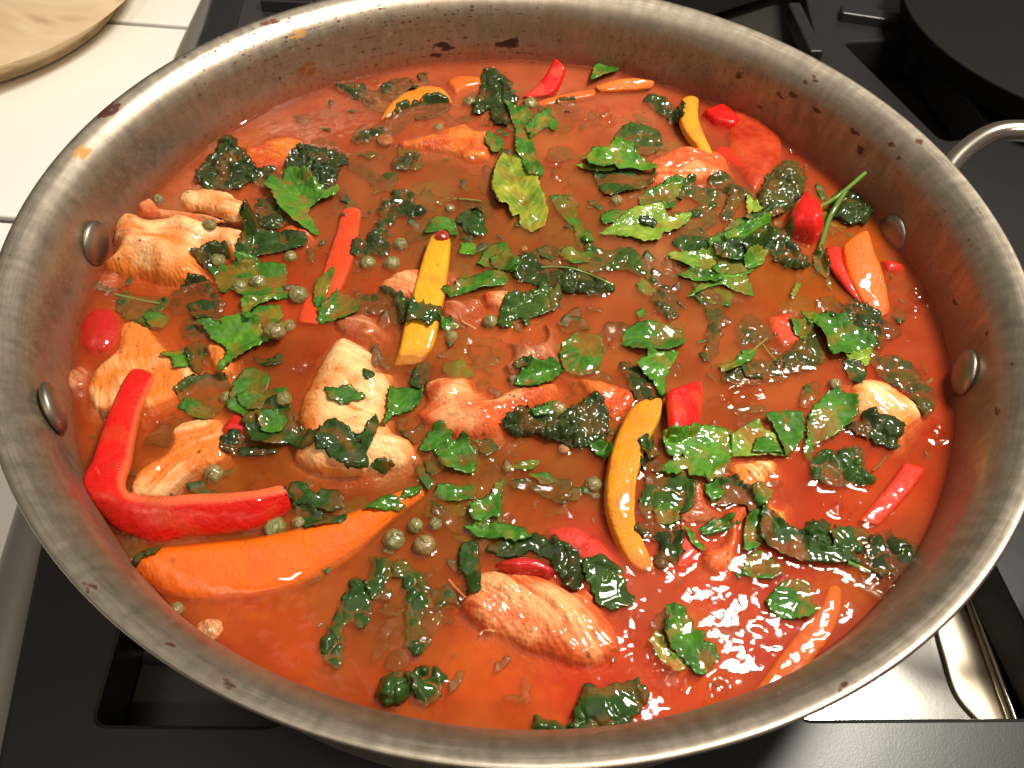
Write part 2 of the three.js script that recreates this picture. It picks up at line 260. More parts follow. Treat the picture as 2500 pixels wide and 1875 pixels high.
  const cap = part(tray2, 'burner_ring', new THREE.TorusGeometry(0.022, 0.004, 10, 40).rotateX(Math.PI / 2).translate(-0.115, -0.108, 0.085), solid(0.02, 0.018, 0.016, { roughness: 0.4 }));
  const plate = (name, list, y, th, mat, label) => { const sh = new THREE.Shape(list.map(([px, py]) => { const p = P(px, py, y); return new THREE.Vector2(p.x, -p.z); })); return put(name, new THREE.ExtrudeGeometry(sh, { depth: th, bevelEnabled: true, bevelSize: 0.0012, bevelThickness: 0.0012, bevelSegments: 3 }).rotateX(-Math.PI / 2).translate(0, y - th, 0), mat, label, 'hob panel'); };
  plate('hob_panel', [[540, -60], [608, -60], [560, 110], [490, 130]], -0.0825, 0.006, steel({ roughness: 0.5, color: new THREE.Color().setRGB(0.10, 0.105, 0.115) }), 'dark slate strip of the hob next to the trim at upper left');
  plate('hob_panel', [[618, -60], [1000, -60], [1000, 30], [570, 110]], -0.0825, 0.006, steel({ roughness: 0.42, color: new THREE.Color().setRGB(0.22, 0.22, 0.225) }), 'grey steel hob panel beyond the upper left rim');
}
{ // round wooden board at the upper left
  const pr = [[0, -0.094], [0.088, -0.094], [0.096, -0.090], [0.106, -0.081], [0.1125, -0.0765], [0.1138, -0.0745], [0.1125, -0.0730], [0.1095, -0.0724], [0, -0.072]].map((p) => new THREE.Vector2(...p));
  const g = new THREE.LatheGeometry(new THREE.SplineCurve(pr).getPoints(60), 120), p = g.attributes.position, col = [];
  for (let i = 0; i < p.count; i++) { const x = p.getX(i), z = p.getZ(i), y = p.getY(i), a = fbm(x * 30 + 3, z * 190, y * 90), s = smooth(0.36, 0.52, nz(x * 130, z * 190, y * 190)); col.push(...mix(mix([0.62, 0.44, 0.25], [0.80, 0.62, 0.40], 0.5 + a), [0.30, 0.17, 0.08], s * 0.55)); }
  g.setAttribute('color', new THREE.Float32BufferAttribute(col, 3));
  const b = put('wooden_board', g, new THREE.MeshPhysicalMaterial({ vertexColors: true, roughness: 0.55, bumpMap: fineNoise, bumpScale: 0.0001 }), 'round pale wooden board on white tiles at upper left', 'wooden board'); b.position.set(-0.352, 0, -0.265);
}
{ // dark pot on the far right of the hob
  const pr = [[0, -0.080], [0.090, -0.080], [0.098, -0.077], [0.104, -0.070], [0.107, -0.060], [0.1085, -0.058], [0.107, -0.0565], [0.104, -0.058], [0.098, -0.071], [0.088, -0.074], [0, -0.075]].map((p) => new THREE.Vector2(...p));
  const pot = put('dark_skillet', new THREE.LatheGeometry(pr, 96), solid(0.008, 0.007, 0.006, { roughness: 0.8, specularIntensity: 0.25 }), 'black iron skillet standing in shadow on the far right of the hob', 'skillet');
  pot.position.set(0.3153, 0, -0.2746);
}

// ---------------------------------------------------------------- the pan
{
  const prof = [[0, -0.078], [0.06, -0.078], [0.12, -0.078], [0.138, -0.075], [0.1447, -0.066], [0.1460, -0.045], [0.1468, -0.031], [0.1481, -0.020], [0.1490, -0.0125], [0.1500, -0.0085], [0.1521, -0.0048], [0.1550, -0.0021], [0.1575, -0.0008], [0.1594, -0.0002], [0.1602, -0.0007], [0.1600, -0.0018], [0.1583, -0.0032], [0.155, -0.0060], [0.1528, -0.0100], [0.1518, -0.015], [0.1503, -0.045], [0.1490, -0.066], [0.144, -0.0785], [0.130, -0.0815], [0.06, -0.0815], [0, -0.0815]].map((p) => new THREE.Vector2(...p));
  const curve = new THREE.SplineCurve(prof), line = [];
  for (let i = 0; i < prof.length - 1; i++) for (let k = 0; k < 6; k++) line.push(curve.getPoint((i + k / 6) / (prof.length - 1)));
  line.push(prof[prof.length - 1]);
  const at = []; let s = 0; line.forEach((p, i) => { if (i) s += p.distanceTo(line[i - 1]); at.push(s); });
  const s0 = at[5 * 6], s1 = at[16 * 6], vOf = (k) => (at[k] - s0) / (s1 - s0), segs = 256;
  const g = new THREE.LatheGeometry(line, segs), uv = g.attributes.uv;
  for (let i = 0; i <= segs; i++) for (let j = 0; j < line.length; j++) uv.setXY(i * line.length + j, i / segs, clamp(vOf(j), 0.002, 0.998));
  const vAtY = (y) => { for (let j = 5 * 6; j < 13 * 6; j++) if (line[j].y >= y) return vOf(j); return 1; };
  const spot = (px, py) => { let best = [0.5, 0.5], bd = 9; const d = ray(px, py); for (let t = 0.1; t < 0.7; t += 0.0004) { const x = EYE.x + d.x * t, y = EYE.y + d.y * t, z = EYE.z + d.z * t; for (let j = 30; j < 96; j += 2) { const q = Math.hypot(Math.hypot(x, z) - line[j].x, y - line[j].y); if (q < bd) { bd = q; best = [((Math.atan2(x, z) / (2 * Math.PI)) + 1) % 1, vOf(j)]; } } } return best; };
  const W = 2048, HH = 256, color = document.createElement('canvas'), rough = document.createElement('canvas'); color.width = rough.width = W; color.height = rough.height = HH;
  const c = color.getContext('2d'), r = rough.getContext('2d'), ci = c.createImageData(W, HH), ri = r.createImageData(W, HH);
  const vb = vAtY(YB), vl = vAtY(-0.010);
  for (let y = 0; y < HH; y++) for (let x = 0; x < W; x++) {
    const u = x / W, v = 1 - y / HH, a = u * 2 * Math.PI, cx = Math.cos(a) * 3, cz = Math.sin(a) * 3, hgt = (v - vb) / (vl - vb);
    const soft = fbm(cx * 3, cz * 3, v * 3), patch = fbm(cx * 14, cz * 14, v * 5), brush = nz(cx * 2, cz * 2, v * 120) * 0.5 + nz(cx * 9, cz * 9, v * 260) * 0.5;
    let film = clamp(0.62 + 0.45 * soft + 0.5 * patch - hgt * 0.24) * (hgt < 1.05 ? 1 : 1 - smooth(1.05, 1.5, hgt));          // cooked-on brown film on the wall, less of it on the lip
    const back = 0.6 + 0.4 * smooth(-0.2, 0.8, -Math.cos(a)) + 0.35 * smooth(0.2, 0.9, Math.sin(a)); film *= back;
    const red = clamp(1.25 - hgt * (2.3 + 1.3 * patch) + 0.3 * soft);                                                         // sauce line
    const speck = smooth(0.22, 0.33, (0.62 * nz(cx * 52, cz * 52, v * 20) + 0.55 * nz(cx * 120, cz * 120, v * 46)) * (0.75 + 0.5 * film)) * (hgt < 1.1 ? 1 : 0.15) * (0.4 + 0.6 * smooth(0.3, -0.6, Math.sin(a) + Math.cos(a)));
    const mott = 0.06 * nz(cx * 18, cz * 18, v * 8) + 0.03 * nz(cx * 60, cz * 60, v * 44);
    let k = [172 + 8 * brush, 162 + 8 * brush, 147 + 7 * brush];
    k = mix(k, [112, 84, 58], 0.72 * film); k = mix(k, [128, 58, 28], 0.8 * red); k = mix(k, [84, 54, 34], 0.7 * speck).map((q) => q * (1 + mott));
    ci.data.set([...k.map((q) => clamp(q, 0, 255)), 255], (y * W + x) * 4);
    const dirt = clamp(0.30 * film + 0.75 * red + 0.8 * speck);
    ri.data.set([0, clamp((0.40 + 0.06 * brush + 0.14 * film + 0.03 * patch + 0.45 * mott) * 255, 0, 255), clamp((1 - dirt) * 255, 0, 255), 255], (y * W + x) * 4);
  }
  c.putImageData(ci, 0, 0); r.putImageData(ri, 0, 0);
  const blot = (px, py, ru, rv, fill, n = 7) => { const [u, v] = spot(px, py), X = u * W, Y = (1 - v) * HH; for (const [q, f] of [[c, fill], [r, 'rgba(0,120,60,0.8)']]) { q.fillStyle = f; for (let k = 0; k < n; k++) { q.beginPath(); q.ellipse(X + (hash(k, px, 3) - 0.5) * ru * 1.4, Y + (hash(k, py, 4) - 0.5) * rv * 1.4, ru * (0.25 + 0.4 * hash(k, px, 5)), rv * (0.25 + 0.4 * hash(k, py, 6)), hash(k, 1, 1) * 3, 0, 7); q.fill(); } } };
  blot(745, 165, 9, 16, 'rgba(120,66,26,0.75)'); blot(1090, 120, 10, 9, 'rgba(44,18,14,0.85)'); blot(1240, 112, 10, 12, 'rgba(44,18,14,0.8)'); blot(1065, 142, 6, 5, 'rgba(50,20,14,0.8)');
  blot(268, 268, 10, 12, 'rgba(70,34,28,0.9)', 9); blot(200, 372, 8, 10, 'rgba(190,120,50,0.55)'); blot(655, 56, 9, 5, 'rgba(90,40,20,0.8)'); blot(725, 82, 10, 8, 'rgba(190,130,60,0.5)');
  for (const [x, y, s] of [[1990, 193, 4], [1908, 230, 4], [1932, 240, 5], [1990, 273, 4], [2246, 348, 4], [1810, 185, 5], [1620, 205, 4], [1850, 270, 3], [2086, 330, 4], [2100, 360, 5], [2180, 355, 4], [2195, 380, 3], [2440, 1005, 4], [2085, 320, 4], [1965, 205, 3], [217, 1430, 4], [560, 1670, 4], [415, 1575, 3], [2060, 1675, 4], [2470, 890, 3], [2330, 740, 4], [2405, 815, 3]]) blot(x, y, s, s * 1.4, 'rgba(64,36,22,0.8)', 5);
  for (let k = 0; k < 620; k++) { const x = 420 + 900 * rnd(), y = 15 + 260 * rnd() * (0.4 + 0.6 * rnd()), [u, v] = spot(x, y); if (v < vb) continue; for (const [q, f] of [[c, 'rgba(64,38,20,0.9)'], [r, 'rgba(0,140,90,0.8)']]) { q.fillStyle = f; q.beginPath(); q.ellipse(u * W, (1 - v) * HH, 0.5 + 1.5 * rnd() ** 3, 0.7 + 1.8 * rnd() ** 3, 0, 0, 7); q.fill(); } }
  for (let k = 0; k < 220; k++) { const x = 1300 + 1100 * rnd(), y = (x - 1300) * 0.42 + 40 + 260 * rnd(), [u, v] = spot(x, y); if (v < vb + 0.02 || v > 0.9) continue; c.fillStyle = 'rgba(70,46,28,0.55)'; c.beginPath(); c.ellipse(u * W, (1 - v) * HH, 0.5 + 1.8 * rnd() ** 3, 0.7 + 2.4 * rnd() ** 3, 0, 0, 7); c.fill(); }
  for (let k = 0; k < 0; k++) { const u = rnd(), X = u * W, y0 = (1 - vb - 0.10 - 0.25 * rnd()) * HH, g2 = c.createLinearGradient(0, y0, 0, (1 - vb) * HH); g2.addColorStop(0, 'rgba(110,60,30,0.0)'); g2.addColorStop(0.25, 'rgba(110,58,28,0.4)'); g2.addColorStop(1, 'rgba(120,50,22,0.6)'); c.fillStyle = g2; c.fillRect(X, y0, 2 + 7 * rnd(), (1 - vb) * HH - y0); }
  const ct = new THREE.CanvasTexture(color), rt = new THREE.CanvasTexture(rough); ct.colorSpace = THREE.SRGBColorSpace; for (const t of [ct, rt]) { t.wrapS = THREE.RepeatWrapping; t.wrapT = THREE.ClampToEdgeWrapping; t.magFilter = THREE.LinearFilter; }
  const pan = new THREE.Group(); pan.name = numbered('steel_pan'); scene.add(pan); pan.position.set(0, -0.0815, 0);
  tag(pan, 'large round stainless steel saute pan full of red stew on the hob', 'pan');
  part(pan, 'pan_body', g.translate(0, 0.0815, 0), new THREE.MeshPhysicalMaterial({ map: ct, roughness: 1, metalness: 1, roughnessMap: rt, metalnessMap: rt, color: 0xffffff }));
  const rm = steel({ roughness: 0.42, color: new THREE.Color().setRGB(0.32, 0.285, 0.245) });
  for (const [px, py] of [[243, 590], [143, 985], [2172, 570], [2345, 905]]) {                                              // handle rivets, flat domes on the wall
    const d = ray(px, py); let q; for (let t = 0.1; t < 0.6; t += 0.0003) { q = EYE.clone().addScaledVector(d, t); if (Math.hypot(q.x, q.z) > 0.1455 && q.y < -0.004) break; }
    const rivet = part(pan, 'rivet', new THREE.SphereGeometry(0.0078, 32, 18).scale(1, 1, 0.32), rm), a = Math.atan2(q.x, q.z);
    rivet.position.set(Math.sin(a) * 0.1472, q.y + 0.0815 - 0.001, Math.cos(a) * 0.1472); rivet.rotation.y = a;
  }
  const turn = 0.0, hp = [[0.1505, -0.026, -0.042], [0.158, -0.022, -0.066], [0.170, -0.017, -0.083], [0.186, -0.013, -0.093], [0.204, -0.010, -0.088], [0.216, -0.009, -0.068], [0.224, -0.009, -0.02], [0.221, -0.009, 0.03], [0.208, -0.010, 0.058], [0.186, -0.014, 0.066], [0.166, -0.020, 0.056], [0.1505, -0.026, 0.036]].map(([x, y, z]) => new THREE.Vector3(x, y + 0.0815, z));
  part(pan, 'loop_handle', new THREE.TubeGeometry(new THREE.CatmullRomCurve3(hp), 120, 0.0042, 18), steel({ roughness: 0.2, color: new THREE.Color().setRGB(0.58, 0.53, 0.46) }));
}

// ---------------------------------------------------------------- what is in the stew: first chicken and peppers, then kale, then parsley and capers on top
const G = { chicken: 'chicken pieces in the stew', pepper: 'pepper pieces in the stew', kale: 'kale pieces in the stew', parsley: 'parsley leaves on the stew', caper: 'capers in the stew', bubble: 'bubbles on the broth', crumb: 'small bits floating on the broth' };
const CHICK = { cream: [rgb(246, 200, 140, 0.92), rgb(234, 128, 48, 0.85)], pink: [rgb(236, 166, 108, 0.9), rgb(216, 92, 40, 0.8)], orange: [rgb(232, 130, 50, 0.8), rgb(206, 78, 26, 0.8)], dull: [rgb(206, 140, 98, 0.9), rgb(178, 84, 44, 0.8)] };
function chicken(text, h, kind, label, o = {}) {                               // h in mm; fibres run along o.dir (degrees in the picture)
  const raw = pts(text), ys = raw.map((p) => p[1]), y0 = Math.min(...ys), y1 = Math.max(...ys), Hm = h / 1000 * 0.9, base = (o.base ?? 0) / 1000;
  const poly = resample(raw.map(([x, y]) => P(x, y, YB + base + Hm * 0.5 * (y1 - y) / (y1 - y0))), 0.0007, 0.0003, 0.1, hash(raw.length, Math.round(y0), 3) * 90);
  const [light, stain] = CHICK[kind], dir = (o.dir ?? 20) * Math.PI / 180, cd = Math.cos(dir), sd = Math.sin(dir), s = y0 * 0.37, R = Math.max(0.004, Math.min(0.011, Hm * 1.25));
  const skirt = base ? 0 : 0.0045, g = slab(skirt ? grow(poly, skirt + 0.0008) : poly, 0.0005, (x, z, d0) => {
    const d = d0 - skirt, under = d < 0 ? -d * (0.75 + 0.5 * nz(x * 140, z * 140, 6)) : 0;
    const a = x * cd + z * sd, b = -x * sd + z * cd + 0.0045 * nz(x * 55, z * 55, s + 60), patch = smooth(-0.25, 0.35, nz(x * 60, z * 60, s + 70)), t = clamp(d / R), dome = Math.pow(1 - (1 - t) ** 2.2, 0.6);
    const lump = nz(x * 85, z * 85, s), fib = Math.abs(nz(a * 20, b * 240, s + 2)) * 0.75 + Math.abs(nz(a * 42, b * 640, s + 3)) * 0.5, fine = nz(a * 130, b * 1300, s + 5), crack = smooth(0.09, 0.0, Math.abs(nz(a * 34, b * 150 + 0.9 * lump, s + 11))) * smooth(-0.1, 0.25, nz(x * 60, z * 60, s + 40));
    const soft = o.soft ?? 1, y = YB + base - 0.0004 - under + Hm * dome * (0.86 + 0.34 * lump) - (0.0019 * (0.4 - fib) * (0.25 + 0.75 * patch) - 0.00035 * fine - 0.0005 * nz(x * 330, z * 330, s + 80) + 0.0006 * crack) * soft * (0.25 + 0.75 * t);
    const st = clamp(0.40 + 0.55 * (1 - smooth(0.0008, 0.006, y - YB)) * (base ? 0 : 1) + 0.95 * nz(x * 75, z * 75, s + 20) + 0.5 * nz(x * 210, z * 210, s + 22) + (o.stain ?? 0) + 0.5 * crack + 2.2 * (0.2 - fib) * patch);
    let c = mix(light, stain, st); c = c.map((q) => q * (0.94 + 0.22 * fine - 0.06 * crack));
    const pep = hash(Math.floor(x / 0.0007), Math.floor(z / 0.0007), 9); if (pep > 0.992 && nz(x * 120, z * 120, 3) > -0.05) c = mix(c, [0.04, 0.025, 0.018], 0.8);
    return [y, skirt ? Math.min(y - 0.0001, YB - 0.005) : YB + base - 0.0006 - Math.min(d, 0.004), base ? c : wash(c, x, z, y, 0.7)];
  });
  return drop('chicken_piece', g, MAT.chicken, label, 'chicken', G.chicken);
}
function lump(name, text, h, tone, label, category, o = {}) {                  // a smooth soft lump: tomato, pepper seen end on
  const raw = pts(text), ys = raw.map((p) => p[1]), y0 = Math.min(...ys), y1 = Math.max(...ys), Hm = h / 1000, base = (o.base ?? 0) / 1000;
  const poly = resample(raw.map(([x, y, hh]) => P(x, y, YB + (hh ?? base + Hm * 0.5 * (y1 - y) / (y1 - y0)))), 0.0008, 0.00012, o.corners ?? 0.3, 4), R = o.R ?? Math.max(0.003, Hm * 1.1), s = y0;
  const skirt = base || raw[0][2] !== null ? 0 : 0.003, g = slab(skirt ? grow(poly, skirt) : poly, 0.0006, (x, z, d0, u, v) => {
    const d = d0 - skirt, t = clamp(d / R), dome = Math.pow(1 - (1 - t) ** 2.2, 0.55), n = nz(x * 110, z * 110, s), y = YB + base - 0.0004 + Math.min(0, d) * 1.2 + Hm * dome * (0.92 + 0.2 * n) + (o.tilt ? o.tilt(x, z, u, v) * t : 0);
    const c = mix(tone, o.tone2 ?? tone, clamp(0.5 + 0.9 * nz(x * 60, z * 60, s + 4) + 0.4 * nz(x * 300, z * 300, s))).map((q) => q * (0.95 + 0.15 * nz(x * 500, z * 500, s)));
    return [y, skirt ? Math.min(y - 0.0001, YB - 0.005) : YB + base - 0.0006 - Math.min(d, 0.004), wash(c, x, z, y, o.wash ?? 0.9)];
  });
  return drop(name, g, MAT.pepper, label, category, o.group ?? G.pepper);
}
function pepper(name, a, b, thick, tone, label, o = {}) {
  const to = (q) => { const [x, y, h] = q; return P(x, y, YB + (h ?? 0)); }, A = pts(a).map(to), B = pts(b).map(to), skin = tone, flesh = o.flesh ?? tone.map((q) => q * 1.15);
  const g = ribbon(A, B, thick / 1000, (o.bulge ?? 1) / 1000, (t, s, side, v) => {
    const n = nz(v.x * 90, v.z * 90, v.y * 90 + 5) * 0.5 + nz(v.x * 420, v.z * 420, v.y * 420 + 6) * 0.25, lined = o.lined ? smooth(0.62, 0.9, o.lined * s) : 0;
    let c = mix(skin, flesh, clamp(lined + (side < -0.3 ? 0.7 : 0) + (o.mottle ?? 0.2) * (0.5 + n))).map((q) => q * (1 + 0.16 * n));
    if (hash(Math.round(v.x / 0.0011), Math.round(v.z / 0.0011), 2) > 0.9988) c = mix(c, [0.10, 0.03, 0.01], 0.5);
    c = mix(c, brothColor(v.x, v.z), 0.3 * smooth(0.1, 0.45, nz(v.x * 120, v.z * 120, v.y * 120 + 44)));
    return wash(c, v.x, v.z, v.y, o.wash ?? 0.8);
  }, o.ends ?? 0.75);
  return drop(name, g, MAT.pepper, label, 'pepper', G.pepper);
}
const RED = rgb(218, 18, 12, 0.8), RED2 = rgb(214, 56, 26, 0.85), ORANGE = rgb(236, 108, 2, 0.8), ORANGE2 = rgb(222, 80, 4, 0.8), YELLOW = rgb(226, 152, 14, 0.85), AMBER = rgb(222, 132, 10, 0.8), TOMATO = rgb(206, 44, 26, 0.8);

function sheetHeight(x, z) { let m = groundAt(x, z), s = m, n = 1; for (const [a, b] of [[2, 0], [-2, 0], [0, 2], [0, -2]]) { const h = groundAt(x + a * HC, z + b * HC); s += h; n++; m = Math.max(m, h * 0.7 + m * 0.3); } return Math.max(m * 0.5 + s / n * 0.5, groundAt(x, z)); }
const GREEN = { bright: [rgb(92, 146, 36, 0.82), rgb(54, 112, 24, 0.8)], mid: [rgb(70, 124, 30, 0.85), rgb(46, 96, 20, 0.8)], dark: [rgb(52, 86, 24, 0.7), rgb(34, 62, 16, 0.7)], lime: [rgb(146, 172, 58, 0.8), rgb(88, 134, 38, 0.78)], yellow: [rgb(172, 172, 52, 0.8), rgb(94, 132, 36, 0.78)], olive: [rgb(84, 92, 30, 0.8), rgb(58, 70, 24, 0.8)] };
function leaf(text, tone, label, o = {}) {                                    // a parsley leaf: thin, toothed, folded along its length, its veins sunk in
  const raw = pts(text), lift = ((o.lift ?? 0.5) * 0.8 - 0.25) / 1000 - 0.0030 * (o.dim ?? 0), poly0 = raw.map(([x, y, h]) => (h === null ? land(x, y) : P(x, y, YB + h)));
  const poly = grow(resample(poly0, 0.0007, 0.0002, 0.75, raw[0][0]), 0.0004, 0.0008), [c1, c2] = GREEN[tone], s = raw[0][1] * 0.11, curl = (o.curl ?? 1.1) * 1.25 / 1000, dim = o.dim ?? 0;
  let hw = 0.003; const fixed = raw.every((p) => p[2] !== null);
  let plane = null; if (fixed) { let n = raw.length, sx = 0, sz = 0, sy = 0; for (const p of poly0) { sx += p.x / n; sz += p.z / n; sy += p.y / n; } let a = 0, b = 0, c = 0, d = 0, e = 0; for (const p of poly0) { const X = p.x - sx, Z = p.z - sz, Y = p.y - sy; a += X * X; b += X * Z; c += Z * Z; d += X * Y; e += Z * Y; } const D = a * c - b * b + 1e-14; plane = (x, z) => sy + (d * c - e * b) / D * (x - sx) + (a * e - b * d) / D * (z - sz); }
  const g = slab(poly, 0.00052, (x, z, d, u, v) => {
    const free = groundAt(x, z) < YB + 0.0003, rest = plane ? plane(x, z) : sheetHeight(x, z) + (free ? lift : Math.max(lift, 0.0003)), wave = nz(x * 130, z * 130, s) * 0.9 + nz(x * 320, z * 320, s + 4) * 0.35, w = Math.abs(v) / 0.006;
    const vein = Math.min(Math.abs(v) / 0.0007, Math.abs(((u * 0.9 + Math.abs(v) * 1.1) / 0.0032 + 50) % 1 - 0.5) * 0.0032 / 0.00042), groove = 1 - clamp(vein);
    const y = rest + curl * (wave + 0.55 * Math.min(w * w, 1.6) + 0.1) - 0.00022 * groove + 0.0002, th = 0.0003 * clamp(d / 0.0005);
    let c = mix(c1, c2, clamp(0.5 + 0.9 * nz(x * 150, z * 150, s + 9))); c = mix(c, c1.map((q) => q * 1.5), groove * 0.35); c = c.map((q) => q * (0.88 + 0.25 * nz(x * 900, z * 900, s))); c = mix(c, brothColor(x, z), 0.28 * smooth(0.08, 0.4, nz(x * 150, z * 150, s + 33)));
    const top = plane || free ? y : Math.max(y, groundAt(x, z) + 0.00015);
    return [top, top - th, c, c.map((q) => q * 1.1)];
  });
  return drop('parsley_leaf', g, MAT.leaf, label, 'parsley', G.parsley);
}
const KALE = { black: [rgb(38, 52, 20, 0.75), rgb(58, 76, 28, 0.75)], green: [rgb(46, 72, 24, 0.78), rgb(68, 98, 34, 0.78)], olive: [rgb(56, 60, 24, 0.8), rgb(84, 84, 34, 0.8)], wet: [rgb(40, 70, 26, 0.78), rgb(58, 90, 34, 0.78)] };
function kale(text, tone, label, o = {}) {                                    // cooked kale: dark, blistered all over, edges turned
  const raw = pts(text), lift = ((o.lift ?? 0.3) * 0.85 - 0.2) / 1000 - 0.0032 * (o.dim ?? 0), poly = grow(resample(raw.map(([x, y]) => land(x, y)), 0.0006, 0.00075, 0.1, raw[0][0]), 0.0013), [c1, c2] = KALE[tone], s = raw[0][1] * 0.17, size = (o.size ?? 3.2) * 1.55 / 1000, amp = (o.amp ?? 1.5) * 1.15 / 1000;
  const g = slab(poly, 0.0005, (x, z, d) => {
    const [f1, f2] = worley(x / size + s + 0.35 * nz(x * 260, z * 260, 3), z / size + 0.35 * nz(x * 260, z * 260, 6)), dome = Math.sqrt(Math.max(0, 1 - (f1 / 0.85) ** 2)), seam = smooth(0.16, 0.0, f2 - f1), inn = clamp(d / 0.0016);
    const free = groundAt(x, z) < YB + 0.0003, y0 = sheetHeight(x, z) + (free ? lift - 0.0004 : Math.max(lift, 0.0002)) + amp * (dome * 1.05 - 0.45 * seam + 0.8 * nz(x * 75, z * 75, s)) * (0.4 + 0.6 * inn) * (0.45 + 0.9 * smooth(-0.3, 0.3, nz(x * 95, z * 95, s + 50))) + 0.00005 * nz(x * 700, z * 700, s), y = free ? y0 : Math.max(y0, groundAt(x, z) + 0.0001);
    let c = mix(c1, c2, clamp(0.35 + 0.5 * seam + 0.7 * nz(x * 160, z * 160, s + 3))).map((q) => q * (0.9 + 0.3 * nz(x * 800, z * 800, s))); c = mix(c, brothColor(x, z), 0.14 * smooth(0.12, 0.4, nz(x * 140, z * 140, s + 33)));
    return [y, y - 0.0004 * clamp(d / 0.0006), c];
  });
  return drop('kale_piece', g, MAT.kale, label, 'kale', G.kale);
}
function scrap(x, z, r, k) {                                                   // an outline of no special shape, for pieces sunk in the broth
  const n = 9, out = []; for (let i = 0; i < n; i++) { const a = (i / n) * 6.283, q = r * (0.45 + 0.75 * hash(i, k, 5)); out.push({ x: x + Math.cos(a) * q * (1 + 0.5 * hash(k, 1, 1)), z: z + Math.sin(a) * q }); } return out;
}
function stem(text, r, tone, name, label, category, group) {                   // a thin stalk through places with heights
  const p = pts(text).map(([x, y, h]) => (h === null ? land(x, y).add(new THREE.Vector3(0, r / 1500, 0)) : P(x, y, YB + h)));
  const g = new THREE.TubeGeometry(new THREE.CatmullRomCurve3(p), 40, r / 1000, 10), n = g.attributes.position.count, col = [];
  for (let i = 0; i < n; i++) col.push(...tone.map((q) => q * (0.9 + 0.3 * nz(i * 0.13, 3, 1))));
  g.setAttribute('color', new THREE.Float32BufferAttribute(col, 3));
  return drop(name, g, MAT.leaf, label, category, group);
}

// --- chicken
chicken('E 345,440 395,345 470,320 640,345 800,345 950,375 1080,405 1240,450 1220,540 1170,640 1050,600 980,640 960,720 985,775 860,810 700,800 560,760 420,740 300,690 380,620 370,560', 12, 'cream', 'large pale shredded chicken chunk beside the two left rivets', { dir: 8, stain: 0.22 });
chicken('E 505,270 600,222 660,290 800,310 1000,350 1110,385 900,385 700,360 540,335', 3.5, 'pink', 'thin pink chicken shred between the two thick lumps at upper left', { base: 8, dir: 14 });
chicken('E 790,215 860,170 950,155 1110,165 1180,220 1260,260 1262,345 1200,385 1110,370 950,310 830,290', 5, 'cream', 'ragged chicken flap on top of the large chunk at upper left', { base: 9, dir: 15, stain: 0.1 });
chicken('J 250,60 300,-30 380,-95 470,-60 540,-10 590,50 580,110 690,140 690,230 690,330 680,400 660,480 720,580 830,640 850,720 780,790 640,820 540,850 440,860 330,860 180,830 90,760 70,700 120,560 90,500 110,350 160,240 210,130', 9, 'cream', 'long cream chicken breast chunk between yellow strip and red pepper', { dir: 20, stain: -0.02, soft: 0.6 });
chicken('J 930,310 940,220 1030,190 1170,175 1260,210 1280,290 1350,310 1480,290 1560,255 1700,230 1820,235 1810,310 1780,370 1650,430 1500,500 1400,580 1260,610 1140,600 1080,560 960,510 880,430 940,380', 7.5, 'pink', 'peppered pink chicken piece with a long tail at the centre', { dir: -25, stain: 0.1 });
chicken('F 1180,900 1240,850 1300,850 1330,910 1420,800 1490,780 1530,900 1540,1000 1550,1070 1400,1100 1280,1160 1220,1130 1210,1040 1260,960', 8, 'dull', 'upright knobbly chicken bit above the tail of the pink piece', { dir: 80 });
chicken('E 410,1080 540,1070 690,1250 860,1380 900,1440 800,1540 620,1640 400,1660 250,1640 190,1540 240,1390 380,1250', 3.2, 'cream', 'orange sauce-covered chicken behind the upright red pepper arm', { dir: 60, stain: 0.02, soft: 0.7 });
chicken('I 640,900 700,800 860,700 900,590 890,560 960,500 1080,480 1200,480 1230,620 1210,750 1000,820 900,920 800,1000 640,1000', 3, 'cream', 'orange chicken inside the bend of the red pepper', { dir: -50, stain: -0.08, soft: 0.8 });
chicken('I 160,180 250,110 300,160 290,250 200,280 150,230', 4, 'dull', 'small chicken shred against the left wall by the lower rivet');
chicken('E 990,1220 1050,1210 1130,1290 1150,1400 1080,1430 1020,1330', 5, 'cream', 'small striped chicken bit under the lobed parsley leaf', { dir: 65 });
chicken('F 350,560 430,480 560,430 640,440 600,620 480,630', 5, 'pink', 'pink chicken knob left of the yellow pepper strip', { stain: 0.1 });
chicken('F 790,440 850,470 890,515 820,545 780,520', 3, 'dull', 'tiny chicken bit right of the yellow pepper strip');
chicken('F 790,660 880,640 1000,620 1030,680 1000,740 920,785 800,760', 4.5, 'dull', 'greyish pink chicken shred below the dark parsley bundle', { dir: 30 });
chicken('F 1060,600 1120,570 1290,580 1290,640 1220,700 1100,690', 5, 'pink', 'pale chicken lump left of the curled kale at the centre');
chicken('F 60,790 130,740 240,730 310,790 340,880 260,930 130,870', 5, 'dull', 'round dull chicken knob above the cream breast chunk');
chicken('O -150,380 0,310 120,320 300,330 420,400 560,460 640,460 740,600 830,760 840,870 700,950 560,960 400,900 250,860 100,770 -40,720 -200,560 -130,440', 6.5, 'pink', 'broad fibrous chicken piece at the lower centre under the kale', { dir: 42, stain: 0.15, soft: 1.2 });
chicken('B 1040,690 1230,640 1400,570 1490,560 1560,600 1640,600 1600,680 1640,740 1620,800 1500,810 1420,760 1300,730 1150,715', 4.5, 'orange', 'orange pointed chicken piece near the far side', { dir: -12, stain: -0.15 });
chicken('B 0,720 100,690 160,650 300,640 390,680 420,740 340,760 290,850 200,850 100,880 0,830', 4, 'orange', 'orange chicken lumps behind the blistered kale at upper left', { stain: 0.25, soft: 0.6 });
